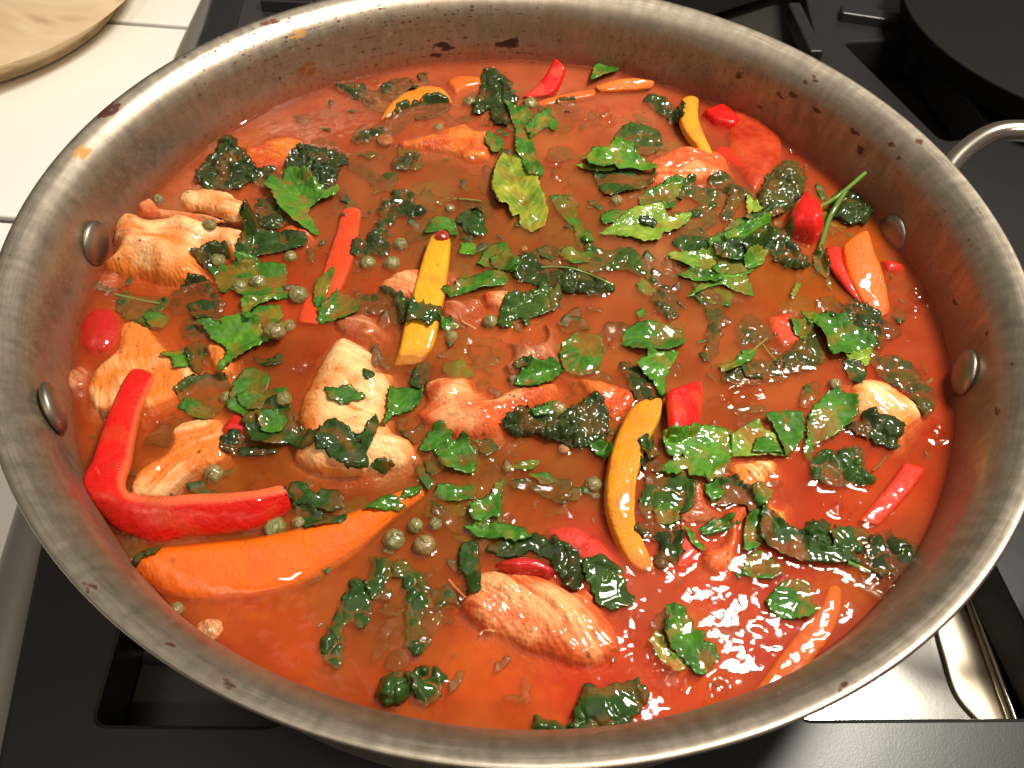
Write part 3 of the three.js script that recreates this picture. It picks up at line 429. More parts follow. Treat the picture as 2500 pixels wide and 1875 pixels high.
chicken('L 800,260 860,200 980,210 1100,290 1240,410 1200,470 1120,550 1090,620 960,560 870,470 800,400', 5, 'cream', 'bright cream chicken piece near the right wall', { dir: 40, stain: -0.15, soft: 0.6 });
chicken('K 1080,920 1190,900 1360,890 1370,960 1350,1040 1290,1080 1400,1200 1420,1310 1400,1340 1310,1230 1270,1110 1160,1080 1110,1000', 5, 'cream', 'curved chicken shred below the long parsley sprig', { dir: 60, stain: 0.2 });
chicken('K 800,1040 860,1050 890,1180 950,1240 930,1300 820,1320 720,1300 740,1230 790,1160', 4, 'dull', 'dull chicken shred right of the yellow pepper arc');
chicken('K 1010,1280 1070,1220 1160,1200 1170,1260 1110,1340 1100,1450 1060,1560 1000,1640 920,1630 870,1560 900,1500 1000,1430 1060,1370', 6, 'pink', 'knuckle-shaped chicken shred left of the long dark leaf', { dir: 110, stain: 0.1 });
chicken('K 60,350 240,370 400,440 400,490 330,590 250,610 180,520', 3.5, 'orange', 'orange chicken tip left of the yellow pepper arc', { stain: 0, soft: 0.6 });
chicken('C 1070,830 1180,760 1290,710 1400,720 1560,760 1600,880 1590,930 1400,940 1200,960 1060,980 1110,890', 5, 'pink', 'salmon pink chicken piece under the far yellow strip', { stain: 0.35 });
chicken('E 1500,430 1560,410 1680,480 1640,495 1520,485', 3, 'pink', 'small chicken fleck below the bright parsley leaf at left');

// --- peppers and tomato
pepper('red_pepper_strip', 'I 605,125@3 545,215@5 465,380@6 393,570@6.5 333,745@7 266,880@7 292,985@6 400,1150@1.5 560,1270@0 760,1345@-1 1000,1310@-1 1300,1280@-1 1500,1235@-1 1705,1110@-1', 'I 785,180@2 730,280@3.5 672,410@4.5 632,600@5 604,755@5.5 560,885@6.5 575,962@7.5 620,1003@8.5 720,1012@9 850,1016@9 1000,1006@9 1200,996@8.5 1400,980@8 1655,950@7', 4.5, RED, 'large glossy red pepper slice bent into an L at lower left', { bulge: 0.9, flesh: rgb(234, 104, 62, 0.85), mottle: 0.05, lined: 1 });
pepper('orange_pepper_strip', 'M 885,250@5 1000,200@6.5 1200,165@6.5 1500,125@6 1700,95@5 2050,20@4.5 2320,-60@4 2560,-150@3 2690,-215@2 2850,-235@1.5', 'M 925,385@0 1010,470@-1 1130,530@-1 1350,560@-1 1700,535@-1 2080,430@-1 2400,250@-1 2600,60@-1 2760,-70@-1 2870,-160@-1', 5, ORANGE, 'large orange pepper wedge tapering to the right at lower left', { bulge: 1.1, flesh: ORANGE2, mottle: 0.3, wash: 0.6 });
pepper('yellow_pepper_strip', 'F 690,190@5 640,330@5 590,500@4.5 550,660@4 510,800@3 470,980@1.2 430,1090@-0.5', 'F 838,215@5 820,380@5 800,540@4.5 775,680@4 745,820@3 712,960@1.2 640,1075@-0.5', 4, YELLOW, 'straight yellow pepper strip standing out at the centre left', { bulge: 0.4, flesh: rgb(222, 190, 80, 0.85), mottle: 0.25 });
pepper('yellow_pepper_strip', 'K 530,460@5 400,515@5.5 310,660@5.5 250,820@5 222,1000@5 218,1200@4.5 262,1360@3.5 330,1520@1.5 410,1650@-0.5', 'K 610,480@5 600,590@5 530,730@5.5 480,850@5.5 440,1000@5 428,1150@4.5 430,1300@3.5 480,1430@1.5 575,1640@-0.5', 5, AMBER, 'yellow orange pepper arc right of the centre', { bulge: 0.5, flesh: rgb(230, 170, 60, 0.85), lined: 1, mottle: 0.25 });
pepper('red_pepper_strip', 'B 640,1130@0.2 600,1300@1.2 545,1450@1.2 490,1600@0.8 400,1720@0.4 330,1900@0', 'B 790,1135@0.2 762,1300@1.2 730,1450@1.2 660,1640@0.8 600,1760@0.4 520,1920@0', 3, rgb(216, 66, 30, 0.85), 'sunken red pepper strip left of the yellow strip', { bulge: 0.6, wash: 0.5 });
pepper('red_pepper_strip', 'C 205,378@0.5 330,262@5 425,108@11', 'C 270,388@0.5 425,352@2.5 502,190@9', 3, RED, 'red pepper wedge standing up against the far wall', { bulge: 0.5, ends: 0.95 });
lump('red_pepper_piece', 'C 1420,480 1560,425 1680,550 1640,610 1500,575', 4.5, RED, 'red pepper chip by the far right wall', 'pepper', { corners: 0.8, R: 0.002, wash: 0.5 });
lump('red_pepper_piece', 'C 1500,720 1600,710 1680,770 1760,780 1820,860 1780,950 1690,890 1600,820', 2.5, rgb(214, 44, 22, 0.85), 'half sunken red pepper piece under the far yellow strip', 'pepper', { corners: 0.5 });
lump('tomato_piece', 'D -40,700 60,720 170,790 250,860 300,930 290,1080 220,1180 120,1300 30,1200 -60,1050', 3.0, rgb(168, 34, 12, 0.75), 'soft red tomato pulp against the far right wall', 'tomato', { tone2: rgb(196, 74, 32, 0.8), R: 0.006 });
lump('red_pepper_piece', 'G 1415,170 1460,200 1550,360 1540,490 1470,560 1390,530 1290,470 1290,420 1330,290', 11, rgb(214, 30, 22, 0.85), 'tall red pepper chunk beside the thin parsley stalks', 'pepper', { corners: 0.75, R: 0.005, wash: 0.4 });
pepper('red_pepper_strip', 'H 590,290@3 600,390@2.5 665,490@1.5 770,620@0.3', 'H 705,275@5 725,400@4.5 780,530@3 860,680@0.3', 3, rgb(212, 44, 30, 0.85), 'red pepper side next to the orange strip at the right wall', { bulge: 0.6 });
pepper('orange_pepper_strip', 'H 705,270@5.5 725,400@4.5 790,560@3 870,700@0.5 940,780@-0.5', 'H 890,150@9 930,280@7.5 985,420@5.5 1025,580@3 1050,720@0', 3.5, rgb(236, 104, 24, 0.85), 'orange pepper strip leaning on the right wall', { bulge: 0.5, mottle: 0.4, flesh: rgb(226, 84, 34, 0.85) });
lump('red_pepper_piece', 'H 970,370 1060,370 1140,430 1080,470 1000,455', 3, rgb(196, 38, 26, 0.8), 'small red pepper bit right of the leaning orange strip', 'pepper');
pepper('red_pepper_strip', 'K 635,430@6 655,560@6 672,715@5', 'K 885,350@1.5 890,520@1.2 850,690@0.3', 3.5, RED, 'square red pepper piece right of the yellow arc tip', { bulge: 0.9, ends: 0.95, flesh: rgb(214, 60, 40, 0.85), lined: 1 });
pepper('red_pepper_strip', 'L 1130,770@2.2 1020,920@1.8 920,1040@1.2 815,1165@0.2', 'L 1280,820@2.2 1165,980@1.8 1045,1110@1.2 960,1200@0.2', 3, rgb(214, 50, 32, 0.85), 'flat red pepper strip near the lower right wall', { bulge: 0.4, ends: 0.95, mottle: 0.4 });
lump('tomato_piece', 'E 120,1080 200,960 340,960 400,1080 390,1180 330,1270 200,1290 120,1220', 4.5, rgb(196, 36, 26, 0.8), 'glossy dark red tomato piece by the left wall', 'tomato', { R: 0.009 });
lump('red_pepper_piece', 'I 1210,560 1300,430 1400,490 1390,580 1230,585', 3, rgb(200, 32, 22, 0.8), 'small red pepper corner under the parsley at left', 'pepper');
lump('tomato_piece', 'O 380,40 560,20 720,110 830,240 850,350 700,300 560,230 420,170', 1.8, rgb(206, 48, 40, 0.8), 'flat red tomato skin left of the yellow arc foot', 'tomato', { R: 0.004 });
lump('tomato_piece', 'O 20,290 60,250 200,215 330,240 430,320 400,380 300,350 150,350', 4, rgb(196, 34, 28, 0.8), 'dark red tomato scrap on the broad fibrous chicken', 'tomato', { base: 3.5 });
lump('red_pepper_piece', 'K 710,1290 760,1360 860,1500 800,1590 690,1620', 1.6, rgb(206, 44, 36, 0.8), 'sunken red pepper piece below the green black kale', 'pepper');
lump('red_pepper_piece', 'G 1180,1030 1330,1000 1400,1110 1390,1190 1280,1240 1210,1150', 1.6, rgb(206, 62, 34, 0.8), 'sunken red pepper piece left of the folded parsley leaf', 'pepper');
pepper('orange_pepper_strip', 'Q 620,420@-0.6 560,560@-0.2 420,720@0 280,900@0 150,1080@-0.2 40,1200@-0.3', 'Q 710,440@-0.6 705,600@-0.2 640,770@0 520,930@0 380,1075@-0.2 200,1160@-0.3', 3, rgb(224, 120, 8, 0.85), 'sunken orange pepper strip along the lower right edge', { bulge: 0.5, wash: 0.55 });
pepper('orange_pepper_strip', 'B 895,545@0 955,440@1.5 1060,350@2.5 1190,298@3 1310,300@2.5', 'B 990,510@0 1070,445@1.5 1190,395@2.5 1330,385@2.5 1410,420@0.5', 3, rgb(220, 128, 34, 0.8), 'orange pepper arc near the far left wall', { bulge: 0.8, mottle: 0.4, wash: 0.5 });
lump('orange_pepper_piece', 'B 1360,260 1450,225 1600,240 1600,290 1500,320 1420,360 1380,310', 2, rgb(222, 104, 28, 0.8), 'orange pepper bit behind the far orange arc', 'pepper');
pepper('orange_pepper_strip', 'C 690,305@2 810,265@4 950,245@5 1105,265@4', 'C 740,350@0.5 860,340@1.5 990,335@1.5 1085,325@1', 3, rgb(214, 110, 34, 0.8), 'orange pepper strip along the far wall', { bulge: 0.4, mottle: 0.5 });
pepper('yellow_pepper_strip', 'C 1275,380@7 1272,520@6 1310,620@4.5 1390,720@3 1440,810@1.5 1490,890@0', 'C 1410,375@7 1405,500@6 1440,620@4.5 1490,730@3 1525,810@1.5 1545,890@0', 4, rgb(226, 144, 32, 0.85), 'bent yellow pepper strip standing at the far right', { bulge: 0.8 });
pepper('orange_pepper_strip', 'C 300,405@0.2 500,350@0.8 700,318@0.8', 'C 330,440@0.2 520,400@0.8 700,365@0.8', 2.5, rgb(206, 96, 28, 0.8), 'thin sunken orange strip below the standing red wedge', { bulge: 0.3, wash: 0.5 });

// --- kale
kale('A 1470,1060 1500,935 1550,935 1600,1010 1650,1080 1720,1180 1640,1260 1560,1275 1400,1260 1340,1215 1375,1130 1430,1060', 'black', 'blistered kale clump beside the upper left wall', { amp: 2.2, lift: 1 });
kale('A 1700,1185 1800,1150 1860,1160 1850,1230 1760,1245', 'black', 'small kale fragment bridging the two upper left clumps');
kale('B 290,870 370,760 520,750 600,755 680,812 620,860 600,940 560,990 480,1000 430,960 350,890', 'black', 'knobbly black kale clump behind the bright parsley at upper left', { amp: 2.2, lift: 1, size: 2.8 });
kale('E 1270,340 1330,270 1400,240 1480,330 1510,390 1440,440 1300,440 1250,430', 'black', 'black kale clump between the large chunk and the bright parsley', { amp: 1.6 });
kale('B 600,230 620,300 700,305 790,300 860,390 780,395 680,350 625,330', 'black', 'kale scrap with a thread of stalk at the far left edge', { amp: 1.2 });
kale('B 920,330 960,280 1060,250 1140,290 1130,330 1060,345 1000,390 930,370', 'black', 'dark kale lump left of the far orange arc', { amp: 1.6, dim: 0.15 });
kale('B 720,660 860,580 960,550 1060,460 1150,450 1240,410 1340,400 1350,450 1240,510 1100,520 1030,590 900,640 780,680', 'black', 'long kale strip below the far orange arc', { amp: 1.2, dim: 0.2 });
kale('B 1610,300 1620,220 1690,230 1780,300 1760,380 1830,400 1790,440 1740,460 1760,570 1680,560 1660,460 1570,500 1550,440 1600,360', 'black', 'shiny black kale knot at the far centre', { amp: 2.2, lift: 1.6, size: 4 });
kale('B 910,1140 960,1080 1000,1090 1010,1020 1060,1010 1120,1040 1130,1110 1200,1150 1170,1190 1080,1170 1000,1180 990,1230 930,1270 950,1440 860,1430 740,1450 760,1370 840,1330 900,1240 930,1180', 'black', 'branching kale piece left of the yellow strip top', { amp: 1.6, size: 3.4 });
kale('B 710,830 780,820 860,880 950,940 940,985 860,935 770,875', 'olive', 'slim sunken kale strip above the branching kale', { amp: 0.7, dim: 0.35 });
kale('B 1000,840 1030,790 1090,770 1160,770 1130,805 1090,862 1040,870', 'black', 'tiny kale curl below the pointed orange chicken', { amp: 1 });
kale('B 1440,1210 1500,1160 1570,1170 1600,1260 1580,1310 1510,1290', 'wet', 'small glossy kale lump right of the yellow strip top', { amp: 1.8, lift: 0.8 });
kale('B 1440,1060 1540,1080 1640,1070 1650,1130 1590,1160 1500,1110', 'olive', 'olive kale scrap with a pale vein above the small glossy lump', { amp: 0.7, dim: 0.25 });
kale('C 840,650 920,570 1000,580 1110,610 1130,700 1050,760 950,740 880,690', 'green', 'dark wrinkled kale leaf behind the far parsley cluster', { amp: 1, lift: 0.8 });
kale('C 1060,410 1080,370 1160,390 1260,450 1270,520 1200,525 1120,470', 'black', 'kale scrap left of the bent yellow strip', { amp: 1.2 });
kale('C 450,420 520,405 580,420 560,520 480,590 450,500', 'olive', 'brown green kale scrap with a pale rib at the far centre', { amp: 0.6, dim: 0.4 });
kale('C 1290,990 1350,920 1400,990 1500,1020 1510,1080 1450,1150 1370,1190 1350,1170 1420,1090 1300,1030', 'wet', 'small dark kale curl right of the upper lime leaf', { amp: 1.4 });
kale('C 1480,950 1600,940 1680,1010 1740,1060 1660,1100 1600,1200 1560,1180 1620,1050 1540,985', 'olive', 'kale hook below the salmon pink chicken', { amp: 1.2 });
kale('D 160,1330 200,1230 260,1170 320,1100 360,1090 400,1140 440,1180 430,1280 360,1390 280,1440 160,1400', 'olive', 'shiny blistered kale behind the tall red chunk', { amp: 1.8, lift: 1, size: 2.6 });
kale('D 650,1370 720,1310 800,1340 860,1400 870,1490 780,1520 700,1490 640,1470', 'black', 'dark kale lump at the right wall behind the thin stalks', { amp: 2, lift: 2 });
kale('G 1160,540 1200,440 1280,470 1340,560 1440,680 1340,700 1230,640', 'black', 'black kale tuft at the foot of the tall red chunk', { amp: 1.6 });
kale('C 1240,1370 1290,1300 1420,1290 1450,1360 1500,1420 1400,1410 1300,1410', 'wet', 'grey green kale bubble left of the dark parsley bundle at right', { amp: 1.6 });
kale('F 1260,440 1290,380 1360,330 1400,380 1440,440 1540,430 1660,440 1800,500 1930,565 1850,590 1700,595 1600,585 1500,560 1380,525 1290,510', 'black', 'long kale leaf with a pale rib right of the centre', { amp: 1.5, lift: 0.8 });
kale('F 1200,720 1210,660 1290,620 1410,600 1450,560 1480,590 1560,610 1540,680 1450,740 1360,765 1340,825 1315,770 1240,780 1220,825 1170,800', 'green', 'ruffled kale curl at the centre', { amp: 2, lift: 1.4, size: 4 });
kale('F 480,650 580,660 590,705 640,690 700,710 760,750 680,800 610,770 530,785', 'wet', 'small torn kale leaf lying across the yellow strip', { amp: 1.2, lift: 1.4 });
kale('F 190,640 300,600 430,620 490,690 490,770 380,725 240,725 170,705', 'olive', 'brown olive kale leaf sunk left of the yellow strip', { amp: 0.6, dim: 0.2 });
kale('F 1200,1500 1300,1430 1400,1440 1500,1400 1620,1420 1700,1380 1790,1330 1850,1400 1860,1500 1840,1600 1700,1640 1560,1600 1400,1560 1250,1550', 'black', 'large blistered black kale clump below the pink chicken tail', { amp: 2.6, lift: 1.4, size: 2.5 });
kale('E 210,810 330,840 440,735 490,740 500,800 430,850 400,930 420,1000 560,1090 640,1100 665,1010 700,920 610,910 480,890', 'green', 'dark flat kale leaf with a pale rib near the left wall', { amp: 0.7 });
kale('E 720,900 830,840 950,800 1040,870 1080,960 1030,1060 950,1170 860,1160 820,1080 880,990 760,980', 'black', 'tangled kale scrap below the large pale chunk', { amp: 1.2, dim: 0.2 });
kale('E 900,630 980,590 1090,590 1120,640 1000,690 940,660', 'black', 'kale scrap under the caper at the large pale chunk', { amp: 1 });
kale('N 680,520 730,420 790,440 820,560 820,650 770,690 700,640 620,720 640,830 630,960 570,940 530,850 560,760 620,650', 'wet', 'crooked green kale piece left of the kale arch at the bottom', { amp: 1.6, size: 4 });
kale('N 870,260 940,250 1000,290 1080,280 1100,340 1170,370 1200,450 1190,600 1150,680 1200,740 1210,830 1120,860 1110,750 1100,600 1110,480 1050,370 950,350 920,440 960,510 880,490 850,420 880,330', 'wet', 'arched kale piece near the bottom centre', { amp: 1.1, size: 4 });
kale('N 930,1100 980,1050 1080,1040 1120,1100 1080,1170 970,1210 920,1170', 'wet', 'round kale blister left of the very shiny one at the bottom', { amp: 2, size: 6 });
kale('N 1160,1040 1260,1010 1310,1050 1310,1120 1230,1210 1160,1170', 'wet', 'very shiny round kale blister at the bottom', { amp: 2.6, size: 6 });
kale('N 950,960 1000,900 1060,890 1070,940 1000,980', 'olive', 'brown kale scrap above the round blisters at the bottom', { amp: 0.8, dim: 0.3 });
kale('O 570,1390 600,1250 640,1160 680,1120 700,1190 800,1140 880,1140 950,1100 1030,1150 1010,1220 960,1280 850,1360 720,1405 630,1410', 'wet', 'horned dark kale piece at the bottom edge of the broth', { amp: 1.3, lift: 2, size: 5 });
kale('O 290,1390 320,1340 370,1360 440,1390 510,1400 500,1430 360,1425', 'wet', 'small beaded kale scrap left of the horned piece', { amp: 1.6, size: 3 });
kale('O -10,180 100,150 220,115 340,130 480,190 560,250 610,340 560,450 490,375 400,245 260,180 120,230', 'black', 'rolled dark kale leaf lying over the broad fibrous chicken', { amp: 1.4, lift: 1.4, size: 5 });
kale('O 630,320 680,270 780,280 850,350 915,500 890,550 740,555 700,440', 'green', 'smooth oval kale end at the right of the broad fibrous chicken', { amp: 0.9, lift: 1.2, size: 6 });
kale('L 770,560 840,510 880,460 940,460 1000,490 1050,490 1060,530 1110,520 1100,570 1050,610 1060,680 960,640 880,600', 'black', 'star-shaped kale piece on the cream chicken at right', { amp: 1.2, lift: 1.2, size: 4 });
kale('L 510,850 530,750 640,700 750,700 820,690 830,780 860,860 920,880 840,905 700,905 580,900', 'wet', 'bumpy green kale piece below the star-shaped one', { amp: 2, size: 2.8 });
kale('H 730,690 780,660 860,700 960,760 1070,840 1060,880 980,900 960,960 880,900 820,830 750,770', 'black', 'dark kale leaf above the folded parsley leaf at right', { amp: 1.3 });
kale('H 910,1010 1000,1040 1100,1040 1170,1100 1240,1180 1310,1280 1290,1410 1230,1370 1170,1280 1080,1220 960,1120', 'olive', 'olive kale strip between cream chicken and the right wall', { amp: 1 });
kale('Q 450,80 520,10 600,20 620,120 580,165 500,155', 'wet', 'left round blister of the kale by the lower right wall', { amp: 1.8, size: 5 });
kale('Q 640,110 680,50 800,50 880,90 860,150 760,190 670,170', 'wet', 'oval kale blister ringed by bright broth at lower right', { amp: 2, size: 7 });
kale('Q 870,200 920,130 1000,60 1060,130 1160,130 1220,220 1250,240 1170,320 1000,370 900,300', 'black', 'grey green kale clump against the lower right wall', { amp: 1.9, size: 4 });
kale('Q 900,350 1000,360 1120,340 1150,430 1060,500 950,470 880,420', 'olive', 'sunken brown kale below the grey green clump', { amp: 0.8, dim: 0.4 });
kale('G 700,880 800,860 840,900 860,1000 870,1060 820,1130 820,1250 770,1320 740,1300 800,1150 780,1000', 'olive', 'narrow crinkled kale strip pointing down right of the centre', { amp: 0.9, size: 2.2 });
kale('G 410,900 460,840 520,860 560,930 560,1000 510,1040 440,960', 'olive', 'small brown kale lump below the lime parsley', { amp: 1.2, dim: 0.1 });
kale('G 1000,1080 1060,1010 1120,1060 1180,1130 1190,1170 1080,1190 990,1210', 'olive', 'olive kale leaf by the bubbles left of the folded parsley', { amp: 0.7, dim: 0.3 });
kale('G 880,1450 1050,1350 1200,1340 1330,1280 1400,1200 1480,1110 1540,1300 1430,1380 1300,1400 1200,1420 1030,1470', 'olive', 'wide veined olive kale leaf right of the centre', { amp: 0.9 });
kale('K 480,1130 560,1020 640,1000 780,1010 800,1110 750,1230 640,1180 560,1260 480,1250', 'green', 'grey green kale leaf right of the yellow arc', { amp: 0.8, size: 6 });
kale('K 560,1330 680,1300 710,1400 690,1560 580,1600 600,1480 560,1420 450,1400 480,1320', 'black', 'black kale tail beside the foot of the yellow arc', { amp: 1.2, size: 5 });
kale('G 200,1360 260,1370 380,1460 470,1550 390,1580 280,1570 250,1470', 'black', 'dark kale under the folded leaf above the yellow arc', { amp: 1.2 });
kale('I 1250,650 1290,590 1390,620 1560,660 1580,700 1400,705 1270,690', 'black', 'dark kale scrap right of the orange chicken in the bend', { amp: 1.3 });
kale('I 560,1310 650,1330 780,1370 700,1400 630,1440 560,1380', 'olive', 'dark kale sunk between the red slice and the orange wedge', { amp: 0.8, dim: 0.2 });
kale('C 560,1250 640,1350 760,1430 880,1410 960,1430 1060,1560 1100,1610 900,1530 760,1540 600,1540 680,1450', 'green', 'ragged dark green leaf strip above the long ribbed kale', { amp: 0.9, size: 2.6 });
kale('K 1170,260 1330,250 1440,270 1420,330 1300,340 1180,330', 'olive', 'olive kale edge above the big bubble on the right', { amp: 0.8, dim: 0.2 });

// --- parsley
leaf('E 1380,170 1440,110 1500,130 1510,60 1580,50 1680,100 1780,210 1870,190 1850,240 1760,270 1680,310 1660,360 1740,490 1600,430 1480,320 1430,220', 'bright', 'bright smooth parsley leaf with a long tip, right of the ragged chicken flap', { lift: 1.4, curl: 1.6 });
leaf('E 1180,600 1230,530 1300,440 1400,480 1540,460 1650,500 1640,560 1540,590 1420,610 1280,640', 'dark', 'dark flat parsley leaf right of the large pale chicken chunk', { lift: 0.8 });
leaf('E 1180,640 1240,630 1330,660 1290,700 1210,690', 'mid', 'small parsley tip under the dark flat leaf at upper left', { lift: 0.6 });
leaf('E 1030,750 1080,690 1200,690 1400,690 1510,700 1510,850 1530,890 1400,920 1290,930 1200,880 1130,830 1100,880 1060,820', 'mid', 'broad parsley leaf carrying two brown capers at left', { dim: 0.12 });
leaf('E 1270,1040 1340,980 1470,970 1490,1030 1440,1110 1360,1100', 'mid', 'parsley leaf behind the lobed one at left', {});
leaf('E 945,1100 1060,1100 1080,1130 1100,1080 1180,1060 1200,1040 1270,1080 1330,1090 1350,1100 1360,1180 1440,1140 1510,1120 1490,1170 1380,1220 1270,1270 1190,1330 1100,1450 1085,1440 1140,1330 1120,1260 1040,1200', 'bright', 'lobed fresh parsley leaf with its stalk pointing down at left', { lift: 1.6, curl: 1.5 });
leaf('E 1220,940 1290,920 1400,905 1520,875 1525,912 1400,935 1310,975 1268,1010 1275,1060 1230,1030', 'bright', 'narrow curled parsley leaf above the lobed one at left', { lift: 1.2 });
leaf('E 1840,710 1820,800 1760,950 1740,990 1710,930 1730,800', 'mid', 'upright narrow parsley leaf on the sunken red strip', { lift: 1 });
leaf('E 1870,880 1936,890 1990,930 2000,1000 1920,1040 1830,1060 1740,1080 1750,1000 1800,960', 'mid', 'parsley leaf at the foot of the narrow one on the red strip', { dim: 0.15 });
leaf('E 680,1300 760,1280 850,1260 860,1330 850,1380 770,1385 750,1310', 'bright', 'small yellow green parsley bit left of the striped chicken bit', {});
leaf('E 845,1240 890,1215 950,1220 985,1245 940,1400 910,1420 865,1340', 'dark', 'dark parsley bit left of the striped chicken bit', { dim: 0.15 });
leaf('E 1310,1310 1400,1330 1480,1290 1490,1340 1420,1365 1340,1345', 'dark', 'slim shiny parsley bit right of the lobed leaf stalk', {});
leaf('I 910,280 990,230 1110,190 1250,220 1270,310 1190,420 1060,400 960,370', 'olive', 'brownish sunken parsley leaf above the orange chicken', { dim: 0.3 });
leaf('I 940,400 990,350 1140,410 1170,460 1080,480', 'mid', 'small parsley triangle below the brownish sunken leaf', {});
leaf('I 1270,390 1330,240 1400,150 1480,140 1540,200 1520,290 1650,290 1660,350 1500,370 1460,440 1400,470 1310,440', 'mid', 'parsley leaf left of the cream breast chunk', { dim: 0.08 });
leaf('I 1390,530 1400,480 1480,400 1600,370 1680,400 1720,520 1830,570 1880,560 1860,640 1760,690 1690,650 1560,670 1440,650', 'dark', 'dark crumpled parsley leaf touching the left of the cream breast chunk', { curl: 1.8, lift: 0.8 });
leaf('J 265,280 330,295 430,265 455,310 525,345 440,355 380,385 300,350', 'mid', 'small pointed parsley piece on the middle of the cream breast chunk', { lift: 0.6 });
leaf('J 530,160 570,165 585,190 555,205 525,190', 'dark', 'tiny parsley fleck near the top of the cream breast chunk', {});
leaf('J 215,620 250,550 300,515 420,570 500,660 470,615 530,580 610,485 600,580 550,670 530,740 555,815 490,850 380,800 280,720 270,690 215,690', 'dark', 'large dark parsley leaf on the lower end of the cream breast chunk', { lift: 1, curl: 1.4 });
leaf('J 720,300 880,275 920,290 900,370 850,420 700,470 660,530 690,420', 'mid', 'folded parsley leaf between the breast chunk and the pink chicken', { lift: 1, curl: 1.6 });
leaf('J 900,680 1000,550 1050,520 1110,600 1080,660 940,700', 'mid', 'shiny parsley leaf below the pink chicken', { lift: 0.8 });
leaf('J 1000,690 1080,650 1200,610 1240,680 1280,720 1250,850 1150,830 1060,800', 'mid', 'crumpled parsley below the pink chicken', { curl: 1.8, dim: 0.1 });
leaf('J 740,510 830,560 900,510 930,560 860,640 790,590', 'dark', 'dark sunken parsley left of the shiny leaf below the pink chicken', { dim: 0.2 });
leaf('J 10,1000 30,930 90,920 180,1000 260,970 350,980 380,1060 300,1110 230,1090 130,1060 50,1050', 'dark', 'dark parsley leaf at the right end of the large red slice', { lift: 0.8, curl: 1.5 });
leaf('J 60,1070 150,1080 250,1140 400,1140 380,1170 240,1190 140,1210 80,1140', 'dark', 'lower parsley leaf between red slice and orange wedge', { lift: 0.6 });
leaf('J 525,1090 610,1040 710,1010 800,1080 770,1100 620,1090', 'mid', 'parsley leaf lying over the orange wedge tip', { lift: 0.7 });
leaf('J 770,1010 830,960 910,950 860,1000', 'mid', 'small parsley corner beyond the orange wedge tip', {});
leaf('J 1000,990 1030,940 1150,930 1270,940 1260,1010 1150,1030 1060,1020', 'mid', 'parsley leaf with white glints right of the orange wedge tip', { curl: 1.4 });
leaf('J 1250,1070 1390,1000 1420,920 1460,900 1440,1020 1430,1160 1380,1140 1330,1190 1250,1150', 'mid', 'standing parsley leaf above the rolled kale', { lift: 1, curl: 1.6 });
leaf('J 990,1050 1080,1100 1180,1170 1230,1180 1220,1230 1150,1240 1080,1180 1000,1110', 'dark', 'sunken parsley right of the three capers', { dim: 0.3 });
leaf('J 1210,1215 1350,1195 1480,1210 1580,1230 1640,1290 1550,1305 1400,1290 1280,1275', 'mid', 'curled parsley leaf along the top of the rolled kale', { lift: 1.2 });
leaf('J 1170,1400 1200,1320 1280,1320 1290,1400 1300,1640 1240,1650 1220,1540 1180,1500', 'dark', 'narrow parsley strip at the left of the broad fibrous chicken', { lift: 0.8 });
leaf('J 1530,790 1690,760 1700,772 1640,820 1570,818', 'bright', 'thin half-moon parsley piece below the black kale clump', {});
leaf('J 1640,940 1780,900 1900,890 1936,960 1860,1050 1780,1010', 'dark', 'sunken dark parsley left of the yellow arc', { dim: 0.35 });
leaf('J 1500,900 1600,890 1700,910 1640,950 1540,940', 'dark', 'faint sunken parsley sliver above the standing leaf', { dim: 0.4 });
leaf('J 1540,250 1650,110 1710,140 1820,95 1870,150 1790,220 1690,260', 'mid', 'crinkled parsley leaf on the red tail of the pink chicken', { lift: 1, curl: 1.4 });
leaf('J 1540,110 1600,75 1650,90 1620,125 1560,135', 'dark', 'tiny parsley leaf on the upright knobbly chicken', { lift: 0.5 });
leaf('J 840,240 880,130 930,90 980,130 940,240 880,275', 'dark', 'sunken dark parsley above the folded leaf at the centre', { dim: 0.15 });
leaf('F 790,600 900,520 1050,480 1160,460 1210,480 1200,540 1060,570 900,610 790,637', 'mid', 'dark parsley bundle with sharp edges right of the yellow strip', { lift: 1, curl: 1.4 });
leaf('F 1020,400 1060,330 1100,280 1190,270 1230,350 1290,380 1270,450 1160,420 1060,420', 'mid', 'sunken green parsley left of the long ribbed kale', { dim: 0.15 });
leaf('F 890,330 910,270 1000,265 980,340', 'bright', 'small square parsley piece right of the yellow strip top', {});
leaf('F 660,205 680,140 730,108 830,110 880,195 875,215 835,205 790,170 720,190', 'mid', 'parsley cap over the top of the yellow strip', { lift: 1, curl: 1.2 });
leaf('F 770,800 820,790 890,830 780,845', 'mid', 'small parsley sliver above the sunken caper at the centre', {});
leaf('C 5,1010 40,840 80,775 210,790 220,850 300,920 310,1000 350,1100 370,1190 350,1260 280,1290 200,1250 190,1180 140,1200 110,1130 50,1130', 'yellow', 'large yellow green parsley leaf at the far centre', { lift: 1.4, curl: 1.8 });
leaf('C 90,430 200,460 250,490 240,600 270,650 290,790 340,900 320,950 250,900 210,800 170,770 165,600', 'mid', 'long upright parsley leaf beyond the yellow green one', { lift: 1.2, curl: 1.5 });
leaf('C 240,600 300,520 340,500 390,445 390,510 430,550 430,620 380,590 300,620 270,660', 'mid', 'jagged parsley leaf branching right at the far centre', { lift: 1 });
leaf('B 1620,690 1640,620 1700,650 1740,700 1720,750 1660,765', 'mid', 'small parsley leaf right of the pointed orange chicken', {});
leaf('C 690,890 860,895 1060,895 1100,890 1090,950 1000,1010 860,1040 770,1050 730,990', 'dark', 'dark cupped parsley leaf under the far cluster', { lift: 0.3 });
